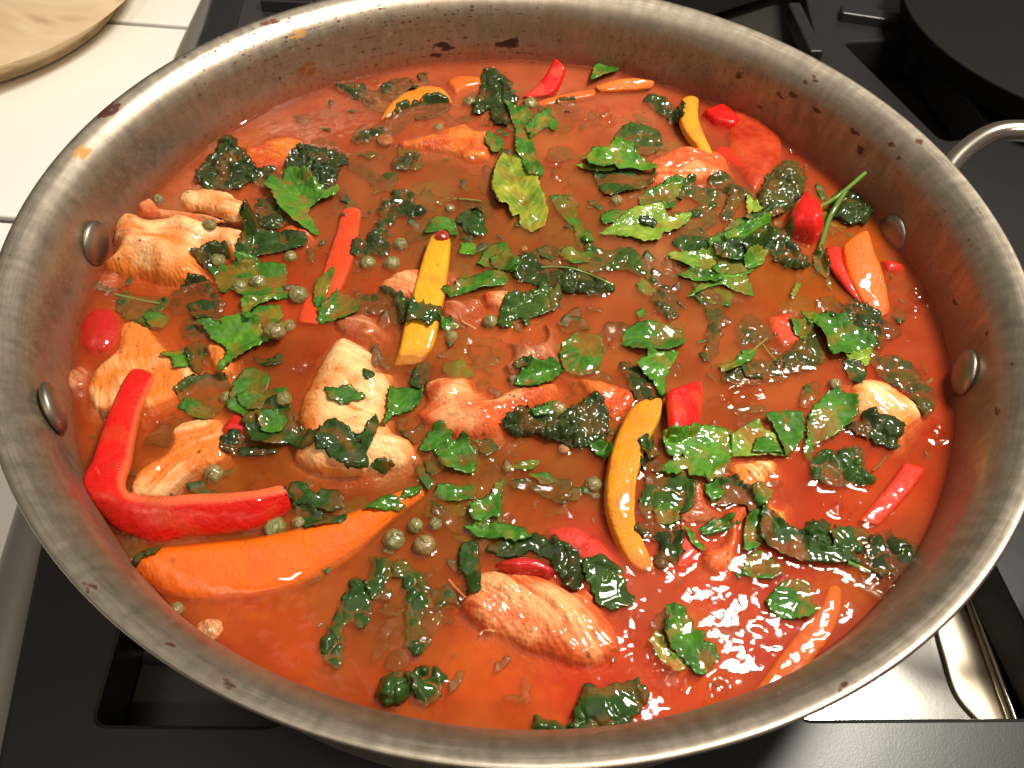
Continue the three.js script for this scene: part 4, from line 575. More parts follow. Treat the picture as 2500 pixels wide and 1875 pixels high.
leaf('C 570,850 680,845 830,890 700,885', 'lime', 'thin pale parsley blade at the left of the far cluster', { lift: 1 });
leaf('C 620,800 700,750 790,760 830,710 920,730 960,790 1030,840 1110,890 1000,900 860,890 780,885 660,870', 'bright', 'toothed parsley cluster at the far right of the centre', { lift: 2, curl: 1.8 });
leaf('C 1000,1060 1130,1000 1200,960 1290,940 1270,1010 1230,1080 1220,1140 1100,1130 1010,1110', 'mid', 'parsley leaf with a pale upturned edge below the salmon chicken', { curl: 1.5 });
leaf('C 740,1190 830,1150 940,1150 930,1190 850,1230 760,1240', 'mid', 'small parsley leaf at the upper left of the lime leaf', {});
leaf('C 740,1305 860,1240 960,1160 1060,1150 1140,1140 1190,1210 1330,1180 1330,1220 1260,1280 1150,1310 1120,1360 1020,1370 960,1340 820,1310', 'lime', 'large lime green parsley leaf right of the far centre', { lift: 1.2, curl: 1.2 });
leaf('C 1000,1210 1060,1215 1110,1235 1090,1260 1020,1250', 'dark', 'dark parsley fleck on the large lime green leaf', { lift: 0.6 });
leaf('C 400,1050 480,1040 580,1080 570,1200 610,1230 660,1340 600,1380 560,1260 500,1200 440,1120', 'mid', 'faint sunken parsley strip right of the yellow green leaf', { dim: 0.3 });
leaf('C 1470,1370 1600,1280 1750,1220 1900,1190 1860,1230 1720,1290 1840,1310 1810,1370 1720,1440 1560,1425 1480,1430', 'mid', 'big feathery parsley bundle left of the tall red chunk', { lift: 2, curl: 2 });
leaf('C 1700,1200 1900,1120 1990,1120 1960,1180 1800,1230', 'dark', 'dark parsley blade between feathery bundle and shiny kale', { lift: 2 });
leaf('C 1180,1450 1300,1440 1560,1440 1580,1510 1490,1560 1550,1610 1420,1570 1290,1520', 'lime', 'striped lime green parsley leaf below the feathery bundle', { lift: 1, curl: 1.2 });
leaf('C 1490,1550 1600,1450 1730,1470 1690,1510 1760,1560 1640,1610 1550,1600', 'mid', 'green parsley leaf right of the striped lime one', { lift: 1 });
leaf('C 1720,1070 1750,1080 1810,1150 1770,1165', 'lime', 'short lime parsley stalk piece below the shiny kale', { lift: 1.2, curl: 0.3 });
leaf('G 640,900 720,820 850,790 940,770 1020,770 1060,850 1070,895 960,860 850,820 760,840', 'bright', 'hooked parsley leaf below the striped lime leaf', { lift: 0.8 });
leaf('G 1470,1080 1560,1020 1680,1060 1730,1120 1860,1200 1880,1250 1780,1290 1600,1310 1530,1180', 'mid', 'large folded parsley leaf near the right wall', { lift: 1.4, curl: 1.6 });
leaf('G 1700,1320 1860,1270 1840,1365 1780,1360', 'lime', 'lime parsley tip under the large folded leaf', { lift: 0.8 });
leaf('G 1690,1350 1780,1350 1830,1420 1790,1480 1710,1420', 'dark', 'dark parsley scrap above the bright cream chicken at right', {});
leaf('G 190,1220 220,1140 300,1090 420,1090 570,1140 600,1220 500,1260 330,1270 230,1250', 'mid', 'oval shiny parsley leaf right of the centre', { curl: 1.2, lift: 0.8 });
leaf('G 290,1380 360,1310 370,1280 440,1290 560,1290 510,1380 480,1440 470,1560 420,1500 340,1430', 'bright', 'heart-shaped parsley leaf above the yellow arc tip', { lift: 1 });
leaf('F 1600,950 1680,860 1830,880 1850,1000 1820,1120 1700,1150 1600,1110 1570,1030', 'mid', 'sunken round parsley leaf left of the oval shiny one', { dim: 0.25 });
leaf('F 1560,800 1640,760 1740,780 1770,840 1680,830 1620,860', 'olive', 'sunken olive parsley above the sunken round leaf', { dim: 0.3 });
leaf('G 850,1370 960,1330 1010,1270 1090,1260 1050,1330 940,1390 870,1410', 'mid', 'narrow parsley leaf left of the veined olive kale', {});
leaf('K 600,740 700,750 830,700 900,690 1060,700 1070,800 1050,900 980,1040 910,1060 880,960 860,1020 780,1000 770,940 680,1000 570,970 660,910 760,870 640,870 605,800', 'bright', 'large many-fingered parsley leaf right of the yellow arc', { lift: 1, curl: 1.3 });
leaf('K 1070,740 1140,680 1230,650 1270,700 1360,740 1400,820 1410,870 1240,870 1080,870', 'lime', 'pale parsley leaf in the middle of the long sprig at right', { lift: 0.9, curl: 1.2 });
leaf('K 1220,840 1240,760 1330,755 1400,830 1390,850', 'mid', 'small green parsley corner on the pale leaf at right', { lift: 0.7 });
leaf('K 1280,620 1350,580 1480,580 1540,600 1530,760 1480,820 1430,860 1390,760 1340,660', 'mid', 'smooth parsley leaf at the bend of the long sprig at right', { lift: 0.9 });
leaf('K 1580,640 1630,540 1720,450 1790,430 1890,470 1900,580 1860,650 1740,740 1610,790 1590,900 1560,850 1580,740', 'mid', 'large parsley leaf at the right end of the long sprig', { lift: 0.7, curl: 1.1 });
leaf('K 1530,520 1560,400 1650,350 1670,370 1640,450 1580,540', 'dark', 'sunken parsley leaf beyond the right end of the long sprig', { dim: 0.35 });
leaf('K 890,1100 960,1040 1080,1020 1120,1060 1200,1110 1280,1130 1280,1190 1200,1270 1100,1180 1000,1210 930,1170', 'dark', 'dark parsley between the two chicken shreds at lower right', { lift: 0.6, dim: 0.1 });
leaf('K 1150,1500 1170,1290 1270,1230 1300,1330 1280,1420 1240,1490', 'mid', 'shiny short parsley leaf at the head of the long dark leaf', { lift: 1.2 });
leaf('K 1270,1230 1380,1340 1520,1400 1640,1480 1840,1530 1930,1600 1860,1590 1660,1590 1500,1580 1340,1500 1260,1420', 'dark', 'long dark folded parsley leaf running to the lower right', { lift: 1.6, curl: 1.2 });
leaf('K 750,1370 800,1400 880,1490 860,1512 800,1460', 'bright', 'thin parsley blade left of the knuckle-shaped shred', { lift: 0.8 });
leaf('K 860,1370 950,1310 1080,1270 1010,1350 900,1400', 'mid', 'parsley leaf over the dull chicken shred at lower right', { lift: 0.8 });
leaf('K 560,1250 600,1200 700,1190 710,1240 690,1310 600,1330 560,1290', 'mid', 'small lobed parsley on the grey green kale', { lift: 0.7 });
leaf('K 450,900 500,860 540,900 600,960 580,985 500,960', 'dark', 'dark parsley tip right of the yellow arc middle', {});
leaf('K 110,800 180,790 240,800 250,850 210,895 150,860', 'mid', 'small parsley leaf left of the yellow arc middle', {});
leaf('Q 200,540 280,440 360,400 480,420 500,540 545,580 460,640 330,655 230,600', 'mid', 'broad toothed parsley leaf above the sunken orange strip', { lift: 0.6 });
leaf('Q 40,350 60,250 160,210 280,290 300,350 200,380 100,370', 'mid', 'parsley leaf hanging below the long dark folded leaf', { dim: 0.15 });
leaf('O 1180,570 1270,580 1350,680 1360,740 1420,760 1410,830 1480,850 1505,920 1430,1030 1370,1020 1310,950 1200,850 1180,770', 'mid', 'glistening saw-toothed parsley leaf near the bottom right', { lift: 1.2, curl: 1.5 });
leaf('O 1070,790 1120,750 1170,860 1290,990 1240,1000 1150,930', 'lime', 'pale folded half of the glistening parsley leaf', { lift: 0.8 });
leaf('O 1085,680 1140,620 1185,600 1180,720 1120,720', 'dark', 'sunken parsley beyond the glistening leaf', { dim: 0.3 });
leaf('C 670,300 700,210 800,115 812,180 842,230 760,265', 'mid', 'parsley leaf sticking up against the far wall', { lift: 4, curl: 0.8 });
leaf('B 330,500 380,490 440,520 420,550 360,540', 'dark', 'faint parsley bit under the broth at the far left', { dim: 0.35 });
leaf('J 1650,440 1710,420 1830,370 1840,385 1760,440 1680,470', 'mid', 'narrow parsley blade on the black kale clump', { lift: 0.6 });
leaf('J 1860,1010 1936,950 1990,960 1960,1020', 'olive', 'olive parsley fleck left of the yellow arc', { dim: 0.3 });
leaf('G 290,1000 330,980 340,1010 310,1040', 'mid', 'tiny parsley fleck left of the crinkled kale strip', {});
leaf('G 1330,890 1370,815 1385,820 1350,900', 'bright', 'tiny parsley blade floating alone at the right', {});
leaf('H 540,640 660,600 700,700 640,760 560,720', 'dark', 'sunken parsley between floating blade and right kale', { dim: 0.45 });
leaf('A 2000,1000 2040,985 2060,1000 2030,1015', 'dark', 'tiny herb fleck on the red broth at the far left', {});

leaf('C 1560,1330 1700,1265 1860,1240 1900,1300 1760,1385 1620,1405', 'bright', 'bright blade across the top of the feathery parsley bundle', { lift: 1.4, curl: 1.6 });
leaf('C 1500,1395 1620,1365 1770,1400 1710,1500 1560,1485', 'dark', 'dark lower layer of the feathery parsley bundle', { lift: 0.8, curl: 1.4 });
leaf('G 1000,560 1090,470 1180,430 1240,500 1160,600 1050,640', 'dark', 'dark parsley between the feathery bundle and the black kale tuft', { lift: 1, curl: 1.6 });
leaf('G 1010,640 1090,600 1170,590 1130,680 1050,710', 'bright', 'small bright parsley tip right of the striped lime leaf', { lift: 1 });
leaf('G 560,760 660,720 760,740 860,790 700,800', 'mid', 'slim parsley under the striped lime leaf', { lift: 0.6 });
leaf('F 1560,330 1640,300 1700,330 1780,330 1760,390 1660,400', 'mid', 'wet parsley scrap above the end of the long ribbed kale', { lift: 0.5 });
leaf('F 1420,300 1500,280 1560,320 1520,370 1440,350', 'olive', 'olive parsley scrap above the middle of the long ribbed kale', { dim: 0.1 });
leaf('F 1680,130 1760,180 1800,240 1740,270 1690,210', 'mid', 'dripping parsley strip end right of the yellow green leaf', { dim: 0.1 });
leaf('B 1660,1470 1760,1440 1840,1500 1780,1560 1680,1540', 'mid', 'parsley piece beyond the left end of the long ribbed kale', { lift: 0.5 });
leaf('J 590,800 660,770 720,810 640,840', 'dark', 'dark parsley curl at the right foot of the breast chunk', { dim: 0.15 });
leaf('J 930,760 1010,740 1060,800 980,850', 'olive', 'olive parsley bit left of the crumpled parsley', { dim: 0.2 });
leaf('J 1290,640 1370,620 1420,680 1340,730', 'olive', 'olive parsley scrap right of the crumpled parsley', { dim: 0.25 });
leaf('J 1660,860 1760,850 1820,890 1740,920', 'mid', 'green parsley sliver left of the lone caper by the yellow arc', { dim: 0.15 });
leaf('K 880,1090 960,1060 1010,1120 940,1180', 'mid', 'parsley corner under the many-fingered leaf', { dim: 0.05 });
leaf('K 1200,1090 1290,1060 1340,1120 1290,1200 1230,1170', 'mid', 'parsley corner right of the curved chicken shred', { lift: 0.6 });
leaf('K 450,760 520,790 570,850 530,890 470,840', 'dark', 'small dark parsley right of the upper yellow arc', {});
leaf('I 1330,330 1430,300 1520,340 1480,420 1380,410', 'mid', 'middle layer of the parsley left of the breast chunk', { lift: 0.8 });
leaf('I 1480,460 1580,440 1660,500 1600,570 1500,560', 'mid', 'green top layer on the crumpled parsley left of the breast chunk', { lift: 1, curl: 1.6 });
leaf('E 860,960 950,930 1040,960 1010,1040 910,1050', 'dark', 'dark leaf in the tangle below the large pale chunk', { dim: 0.05 });
leaf('E 560,1020 640,1010 720,1040 680,1100 600,1095', 'mid', 'green end of the dark flat kale near the left wall', { lift: 0.4 });
leaf('G 1330,1060 1420,1050 1460,1110 1420,1190 1360,1150', 'mid', 'parsley left of the large folded leaf near the right wall', { dim: 0.1 });
leaf('G 1420,1010 1480,1000 1520,1040 1470,1080', 'bright', 'small bright parsley corner above the large folded leaf', { lift: 0.6 });

// --- stalks and ribs
const PALE = rgb(104, 142, 48, 0.8);
const sp = stem('G 1835,60@13 1690,185@8 1600,250@5 1520,297@3', 0.85, PALE, 'parsley_stalk', 'long thin green parsley stalk leaning towards the right wall', 'stalk', 'parsley stalks');
stem('G 1705,175@8 1640,280@6 1590,370@4 1555,480@2.5 1520,600@1.5', 1.0, rgb(92, 122, 40, 0.8), 'parsley_stalk', 'forked parsley stalk bending down from the long one', 'stalk', 'parsley stalks');
leaf('G 1500,590 1545,560 1560,650 1575,770 1530,745 1490,700', 'olive', 'folded leaf end at the foot of the forked stalk', { lift: 0.6 });
stem('E 360,885 450,905 560,930 672,950', 0.45, rgb(130, 150, 80, 0.8), 'kale_rib', 'pale straight rib on the dark flat kale at left', 'stalk', 'kale ribs');
stem('F 1440,425 1520,422 1640,432 1760,470 1850,510 1930,545', 0.4, rgb(120, 142, 70, 0.8), 'kale_rib', 'pale curved rib along the long kale leaf right of centre', 'stalk', 'kale ribs');
stem('G 1040,1290 1110,1230 1170,1180', 0.35, rgb(150, 140, 56, 0.8), 'kale_rib', 'yellowish rib on the veined olive kale', 'stalk', 'kale ribs');
stem('G 1140,1225 1180,1280 1230,1330', 0.35, rgb(150, 140, 56, 0.8), 'kale_rib', 'second yellowish rib slanting down on the veined olive kale', 'stalk', 'kale ribs');
stem('K 865,1395 940,1385 1040,1355 1110,1312', 0.7, rgb(58, 110, 40, 0.8), 'parsley_stalk', 'short curved parsley stalk over the dull chicken shred', 'stalk', 'parsley stalks');
stem('B 640,175@6 620,220@3 612,260@1.5', 0.3, rgb(40, 36, 20, 0.8), 'parsley_stalk', 'dark hair-thin stalk at the far left edge of the broth', 'stalk', 'parsley stalks');
stem('Q 735,275 800,300 890,345', 0.7, rgb(110, 150, 70, 0.8), 'parsley_stalk', 'pale stalk end of the long dark folded leaf', 'stalk', 'parsley stalks');
stem('B 1440,1070 1500,1075 1590,1085', 0.4, rgb(130, 140, 60, 0.8), 'parsley_stalk', 'short pale stalk at the far centre on the olive scrap', 'stalk', 'parsley stalks');
stem('F 890,750 910,790 960,820 1005,845', 0.35, rgb(226, 160, 110, 0.8), 'chicken_thread', 'single curled chicken thread below the greyish shred', 'chicken', 'chicken threads');
stem('N 1370,390 1420,450 1490,520', 0.4, rgb(226, 120, 66, 0.8), 'chicken_thread', 'pale chicken thread left of the broad fibrous piece', 'chicken', 'chicken threads');
stem('N 1580,765 1600,740 1640,732 1690,735', 0.4, rgb(236, 150, 90, 0.8), 'chicken_thread', 'hooked chicken thread below the broad fibrous piece', 'chicken', 'chicken threads');
stem('L 1000,735 960,790 910,835', 0.4, rgb(130, 100, 50, 0.8), 'kale_rib', 'thin brown rib below the star-shaped kale', 'stalk', 'kale ribs');

// --- capers: small olive buds, round, with a closed seam
function caperGeometry(r, s) {
  const g = new THREE.SphereGeometry(r, 40, 28), p = g.attributes.position, col = [];
  for (let i = 0; i < p.count; i++) {
    const x = p.getX(i) / r, y = p.getY(i) / r, z = p.getZ(i) / r, seam = Math.abs(x * 0.8 + z * 0.3 + 0.25 * Math.sin(3 * y + s)), groove = smooth(0.09, 0.0, seam) * smooth(-0.3, 0.4, y), k = 1 + 0.13 * nz(x * 1.7, y * 1.7, z * 1.7 + s) + 0.05 * nz(x * 4, y * 4, z * 4 + s) - 0.09 * groove + 0.03 * nz(x * 9, y * 9, z * 9 + s);
    p.setXYZ(i, p.getX(i) * k, p.getY(i) * k * 0.92, p.getZ(i) * k);
    col.push(...mix(mix(rgb(108 + 14 * Math.sin(s), 100 + 10 * Math.sin(s * 1.7), 46, 0.82), rgb(148 + 12 * Math.cos(s), 138, 84, 0.82), clamp(0.5 + 0.8 * nz(x * 3, y * 3, z * 3 + s))), rgb(70, 58, 28, 0.8), 0.8 * groove));
  }
  g.setAttribute('color', new THREE.Float32BufferAttribute(col, 3)); g.computeVertexNormals(); return g;
}
const caperKinds = [0, 1, 2, 3, 4, 5].map((k) => caperGeometry(1, k * 2.3));
function caper(at, x, y, r, label, o = {}) {                                    // r in pixels of the detail
  const [px, py] = pts(`${at} ${x},${y}`)[0], q = land(px, py), d = q.distanceTo(EYE); let R = r / 2.766 / CAM.f * d; const up = q.y > YB + 0.001 ? 0.5 : (o.sink ?? 0.12) - 0.12, c = P(px, py, q.y + R * up);
  R *= 0.85; const m = put('caper', caperKinds[Math.floor(hash(x, y, 1) * 6)], o.pale ? MAT.paleCaper : MAT.caper, label, 'caper', G.caper);
  m.scale.set(R * (o.long ?? 1), R, R); m.rotation.set(hash(x, y, 2) - 0.5, hash(x, y, 3) * 6, o.turn ?? hash(x, y, 4) - 0.5); m.position.copy(c); m.updateMatrix();
  const g = m.geometry.clone().applyMatrix4(m.matrix); splat(g); return m;
}
caper('E', 1060, 655, 58, 'brown caper resting on the lower right of the large pale chicken chunk');
caper('E', 1205, 830, 56, 'left of two brown capers on the broad parsley leaf');
caper('E', 1330, 800, 62, 'right of two brown capers on the broad parsley leaf');
caper('E', 1545, 630, 50, 'split grey caper right of the dark flat parsley leaf');
caper('E', 1600, 885, 72, 'large open grey caper right of the broad parsley leaf', { sink: 0.4 });
caper('E', 1535, 1095, 52, 'grey caper beyond the lobed parsley leaf tip');
caper('E', 1440, 1130, 66, 'long brown caper behind the lobed parsley leaf', { long: 1.2 });
caper('E', 655, 245, 42, 'caper stuck in the thin pink shred at upper left');
caper('E', 1000, 410, 44, 'dark caper in the middle of the large pale chicken chunk', { long: 1.3 });
caper('F', 270, 395, 60, 'left of two round capers below the branching kale');
caper('F', 435, 398, 64, 'right of two round capers below the branching kale', { sink: 0.1 });
caper('F', 490, 270, 56, 'caper right of the branching kale foot', { sink: 0.1 });
caper('F', 1095, 790, 60, 'striped caper left of the ruffled kale curl', { sink: 0.35 });
caper('F', 835, 888, 52, 'half sunken caper right of the yellow strip foot', { sink: 0 });
caper('B', 1378, 1135, 42, 'pale sunken caper beyond the yellow strip top', { sink: 0 });
caper('I', 1168, 850, 72, 'lone green caper inside the bend of the red slice', { sink: 0.1 });
caper('I', 1580, 1212, 74, 'brown caper between the red slice and the orange wedge', { long: 1.2 });
caper('I', 1735, 1180, 52, 'caper under the parsley at the right end of the red slice');
caper('J', 868, 1200, 60, 'upper caper of the three below the orange wedge tip', { sink: 0.4 });
caper('J', 725, 1292, 84, 'left large caper of the three below the orange wedge tip', { sink: 0.15 });
caper('J', 930, 1332, 88, 'right large caper of the three below the orange wedge tip', { sink: 0.15 });
caper('J', 1005, 1190, 54, 'sunken caper right of the three below the orange wedge tip', { sink: -0.1 });
caper('J', 1830, 420, 72, 'caper between the pink chicken tail and the black kale clump', { sink: 0.1 });
caper('J', 1490, 810, 44, 'clear caper left of the half-moon parsley piece', { sink: -0.05 });
caper('K', 130, 1060, 70, 'caper left of the lower yellow arc', { sink: 0.1 });
caper('K', 1765, 385, 48, 'small pale caper beyond the long sprig at right', { sink: 0.4 });
caper('M', 1190, 595, 60, 'green caper below the orange wedge beside the rim', { sink: -0.05 });
caper('B', 1512, 420, 46, 'caper left of the shiny black kale knot', { sink: 0 });
caper('C', 262, 430, 56, 'caper below the standing red wedge at the far wall', { sink: 0 });
caper('C', 845, 1080, 48, 'tan caper below the dark cupped parsley leaf', { sink: 0.15 });
caper('I', 1640, 345, 62, 'caper half hidden behind the parsley left of the breast chunk', { sink: 0.1 });
caper('I', 1250, 335, 48, 'pale caper right of the brownish sunken leaf', { sink: 0 });
caper('B', 1300, 590, 40, 'sunken caper beyond the pointed orange chicken', { sink: -0.2 });

// --- crumbs
function crumb(at, x, y, r, tone, label, category, name = 'crumb', flat = 0.7) {
  const [px, py] = pts(`${at} ${x},${y}`)[0], q = land(px, py), R = r / 2.766 / CAM.f * q.distanceTo(EYE), g = new THREE.SphereGeometry(1, 32, 20), p = g.attributes.position, col = [];
  for (let i = 0; i < p.count; i++) { const a = [p.getX(i), p.getY(i), p.getZ(i)], k = 1 + 0.25 * nz(a[0] * 1.6 + x, a[1] * 1.6, a[2] * 1.6 + y) + 0.1 * nz(a[0] * 5, a[1] * 5, a[2] * 5 + y); p.setXYZ(i, a[0] * k, a[1] * k, a[2] * k); col.push(...tone.map((c) => c * (0.9 + 0.3 * nz(a[0] * 4, a[1] * 4, a[2] * 4 + x)))); }
  g.setAttribute('color', new THREE.Float32BufferAttribute(col, 3)); g.computeVertexNormals(); g.scale(R, R * flat, R); g.translate(...P(px, py, q.y + R * 0.25).toArray());
  return drop(name, g, MAT.chicken, label, category, G.crumb);
}
crumb('M', 1420, 730, 74, rgb(240, 168, 110, 0.85), 'pale garlic piece floating beside the rim at lower left', 'garlic', 'garlic_piece', 0.75);
crumb('F', 1328, 297, 22, rgb(214, 150, 84, 0.8), 'pale seed left of the ragged dark green leaf strip', 'seed', 'pepper_seed');
crumb('J', 1872, 682, 34, rgb(224, 160, 110, 0.8), 'pale crumb on the black kale clump', 'crumb', 'crumb');
crumb('F', 775, 208, 42, rgb(196, 50, 26, 0.8), 'red tomato bead on the top of the yellow strip', 'tomato', 'tomato_bead');
crumb('M', 930, 385, 30, rgb(190, 140, 80, 0.8), 'pale seed between the orange wedge and the rim', 'seed', 'pepper_seed');
crumb('B', 940, 670, 50, rgb(186, 110, 60, 0.8), 'brown crumb at the left end of the long kale strip', 'crumb', 'crumb', 0.4);

// --- wilted greens sunk below the surface: a murk of scraps that nobody could count
{
  const list = []; let k = 0;
  while (list.length < 95 && k < 4000) {
    k++; const r = 0.136 * Math.sqrt(rnd()), a = rnd() * 6.283, x = r * Math.sin(a), z = r * Math.cos(a), c = brothColor(x, z), w = smooth(6.5, 3.6, c[0] / c[1]); if (rnd() > w) continue;
    const size = 0.003 + 0.006 * rnd(), deep = 0.0004 + 0.0024 * rnd(), tone = GREEN[['dark', 'olive', 'mid'][Math.floor(rnd() * 3)]], s = k * 0.7;
    list.push(slab(resample(scrap(x, z, size, k), 0.0009, 0.0007, 0.2, s), 0.0008, (x, z, d) => { const [f1] = worley(x / 0.004 + s, z / 0.004), y = YB - deep + 0.0013 * (0.5 - f1) + 0.0014 * nz(x * 90, z * 90, s); return [y, y - 0.0002 * clamp(d / 0.0005), mix(tone[0], tone[1], clamp(0.5 + nz(x * 150, z * 150, s)))]; }));
  }
  const m = new THREE.Mesh(mergeGeometries(list), MAT.leaf); m.name = 'sunken_greens'; m.castShadow = m.receiveShadow = true; m.userData.kind = 'stuff'; scene.add(m); tag(m, 'dark wilted greens sunk in the murky middle of the broth', 'sunken greens');
}
// --- fine herb shreds drifting in the broth, too many and too small to count
{
  const shard = (k) => slab([[-1, -0.3], [-0.3, -0.55], [0.5, -0.4], [1, 0.1], [0.3, 0.5], [-0.2, 0.25], [-0.8, 0.4]].map(([x, z], i) => ({ x: x * (0.8 + 0.4 * hash(i, k, 1)), z: z * (0.7 + 0.6 * hash(i, k, 2)) })), 0.16, (x, z, d) => [0.12 * nz(x * 2, z * 2, k) + 0.03, 0.12 * nz(x * 2, z * 2, k) - 0.03 * clamp(d * 4), [1, 1, 1]]);
  const N = 800, m = new THREE.InstancedMesh(shard(1), new THREE.MeshPhysicalMaterial({ roughness: 0.5, clearcoat: 0.6, clearcoatRoughness: 0.1 }), N), M = new THREE.Matrix4(), q = new THREE.Quaternion(), e = new THREE.Euler();
  for (let k = 0; k < N; k++) {
    let x, z, w; do { const r = 0.143 * Math.sqrt(rnd()), a = rnd() * 6.283; x = r * Math.sin(a); z = r * Math.cos(a); const c = brothColor(x, z); w = clamp(1.6 - c[0] / (c[1] + 1e-6) * 0.17); } while (rnd() > w + 0.08);
    const s = 0.0006 + 0.0055 * rnd() ** 2.6, deep = rnd() < 0.25 ? -0.0001 : -0.0004 - 0.0022 * rnd();
    e.set((rnd() - 0.5) * 0.5, rnd() * 6.3, (rnd() - 0.5) * 0.5); M.compose(new THREE.Vector3(x, YB + deep, z), q.setFromEuler(e), new THREE.Vector3(s, s, s)); m.setMatrixAt(k, M);
    m.setColorAt(k, new THREE.Color().setRGB(...(rnd() < 0.6 ? rgb(34 + 30 * rnd(), 66 + 30 * rnd(), 24, 0.8) : rgb(80 + 40 * rnd(), 74, 30, 0.7))));
  }
  m.name = 'herb_shreds'; m.castShadow = m.receiveShadow = true; m.userData.kind = 'stuff'; scene.add(m); tag(m, 'fine dark herb shreds drifting all through the broth', 'herb shreds');
}

// ---------------------------------------------------------------- bubbles: thin domes of liquid
const film = new THREE.MeshPhysicalMaterial({ color: new THREE.Color().setRGB(0.95, 0.86, 0.78), roughness: 0.02, transmission: 1, thickness: 0, ior: 1.33 });
const RISE = [];                                                              // the broth is drawn up round each bubble
function bubble(at, x, y, r, label, h = 0.55) {
  const [px, py] = pts(`${at} ${x},${y}`)[0], q = P(px, py, YB), R = r / 2.766 / CAM.f * q.distanceTo(EYE);
  const g = new THREE.SphereGeometry(R, 36, 14, 0, 2 * Math.PI, 0, Math.PI / 2).scale(1, h, 1), m = put('bubble', g, film, label, 'bubble', G.bubble);
  m.position.set(q.x, YB + 0.0002, q.z); RISE.push([q.x, q.z, R]); return m;
}
for (const [at, x, y, r, label, h] of [
  ['C', 775, 545, 70, 'large upper bubble at the far right of the broth'], ['C', 760, 470, 42, 'small bubble touching the large one at the far right'], ['C', 415, 830, 66, 'clear bubble right of the yellow green parsley leaf'], ['C', 450, 940, 40, 'small bubble below the clear one by the yellow green leaf'],
  ['I', 740, 500, 84, 'large bubble inside the bend of the red slice'], ['I', 845, 470, 60, 'bubble right of the large one in the red bend'], ['K', 1120, 470, 88, 'largest bubble right of the square red pepper'], ['K', 1250, 420, 40, 'small bubble beyond the largest one at right'], ['K', 1010, 490, 36, 'small bubble right of the square red pepper'],
  ['H', 1220, 625, 70, 'bubble by the right wall beyond the rivet'], ['H', 1200, 720, 34, 'small bubble below the one by the right wall'], ['L', 1340, 575, 56, 'bubble right of the cream chicken'], ['O', 1540, 1130, 62, 'dark round bubble near the bottom right'],
  ['G', 1290, 1040, 54, 'bubble left of the large folded parsley leaf'], ['G', 1300, 1085, 32, 'little bubble below the one left of the folded parsley'], ['G', 150, 1140, 46, 'bubble left of the oval shiny parsley leaf'], ['G', 110, 1190, 30, 'tiny bubble below the one left of the oval leaf'],
  ['B', 860, 285, 40, 'bubble at the far left among the kale scraps'], ['E', 1600, 1395, 46, 'bubble beyond the left side of the breast chunk'], ['E', 1660, 1370, 34, 'smaller bubble beyond the left side of the breast chunk'], ['F', 1075, 640, 34, 'bubble between two chicken shreds at the centre'], ['B', 1030, 1400, 40, 'bubble on the caper by the branching kale'],
  ['O', 1100, 900, 46, 'upper bubble beside the pale folded parsley'], ['O', 1140, 1010, 56, 'larger bubble beside the pale folded parsley'], ['O', 1210, 1060, 40, 'lower bubble beside the pale folded parsley'], ['Q', 300, 400, 40, 'bubble on the broad toothed parsley leaf'], ['Q', 960, 480, 50, 'bubble by the lower right wall'], ['Q', 1050, 430, 44, 'bubble beside the grey green kale at the wall'],
  ['J', 855, 885, 20, 'tiny ring bubble right of the breast chunk'], ['K', 1780, 1215, 44, 'bubble above the oval blister at lower right'], ['K', 80, 1490, 50, 'bubble left of the yellow arc foot'], ['J', 1500, 1150, 30, 'small bubble at the tip of the standing parsley'], ['D', 150, 920, 40, 'bubble on the tomato pulp at the far right'], ['D', 370, 1040, 34, 'small bubble between pulp and shiny kale'],
]) bubble(at, x, y, r, label, h);

{ // froth: the finest bubbles, past counting
  const N = 420, m = new THREE.InstancedMesh(new THREE.SphereGeometry(1, 14, 6, 0, 2 * Math.PI, 0, Math.PI / 2), film, N), M = new THREE.Matrix4();
  for (let k = 0; k < N; k++) { let x, z; const f = Math.floor(rnd() * 46); if (f < RISE.length) { const [a, b, q] = RISE[f], t = rnd() * 6.283, d = q * (1 + 0.5 * rnd()) + 0.003 * rnd() ** 2; x = a + d * Math.cos(t); z = b + d * Math.sin(t); } else { const r = 0.1445 * Math.sqrt(rnd()), a = rnd() * 6.283; x = r * Math.sin(a); z = r * Math.cos(a); } const s = 0.00025 + 0.0007 * rnd() ** 2; M.makeScale(s, s * 0.7, s).setPosition(x, YB + 0.0002, z); m.setMatrixAt(k, M); }
  m.name = 'froth'; m.castShadow = m.receiveShadow = true; m.userData.kind = 'stuff'; scene.add(m); tag(m, 'fine froth of tiny bubbles scattered over the simmering broth', 'froth');
}
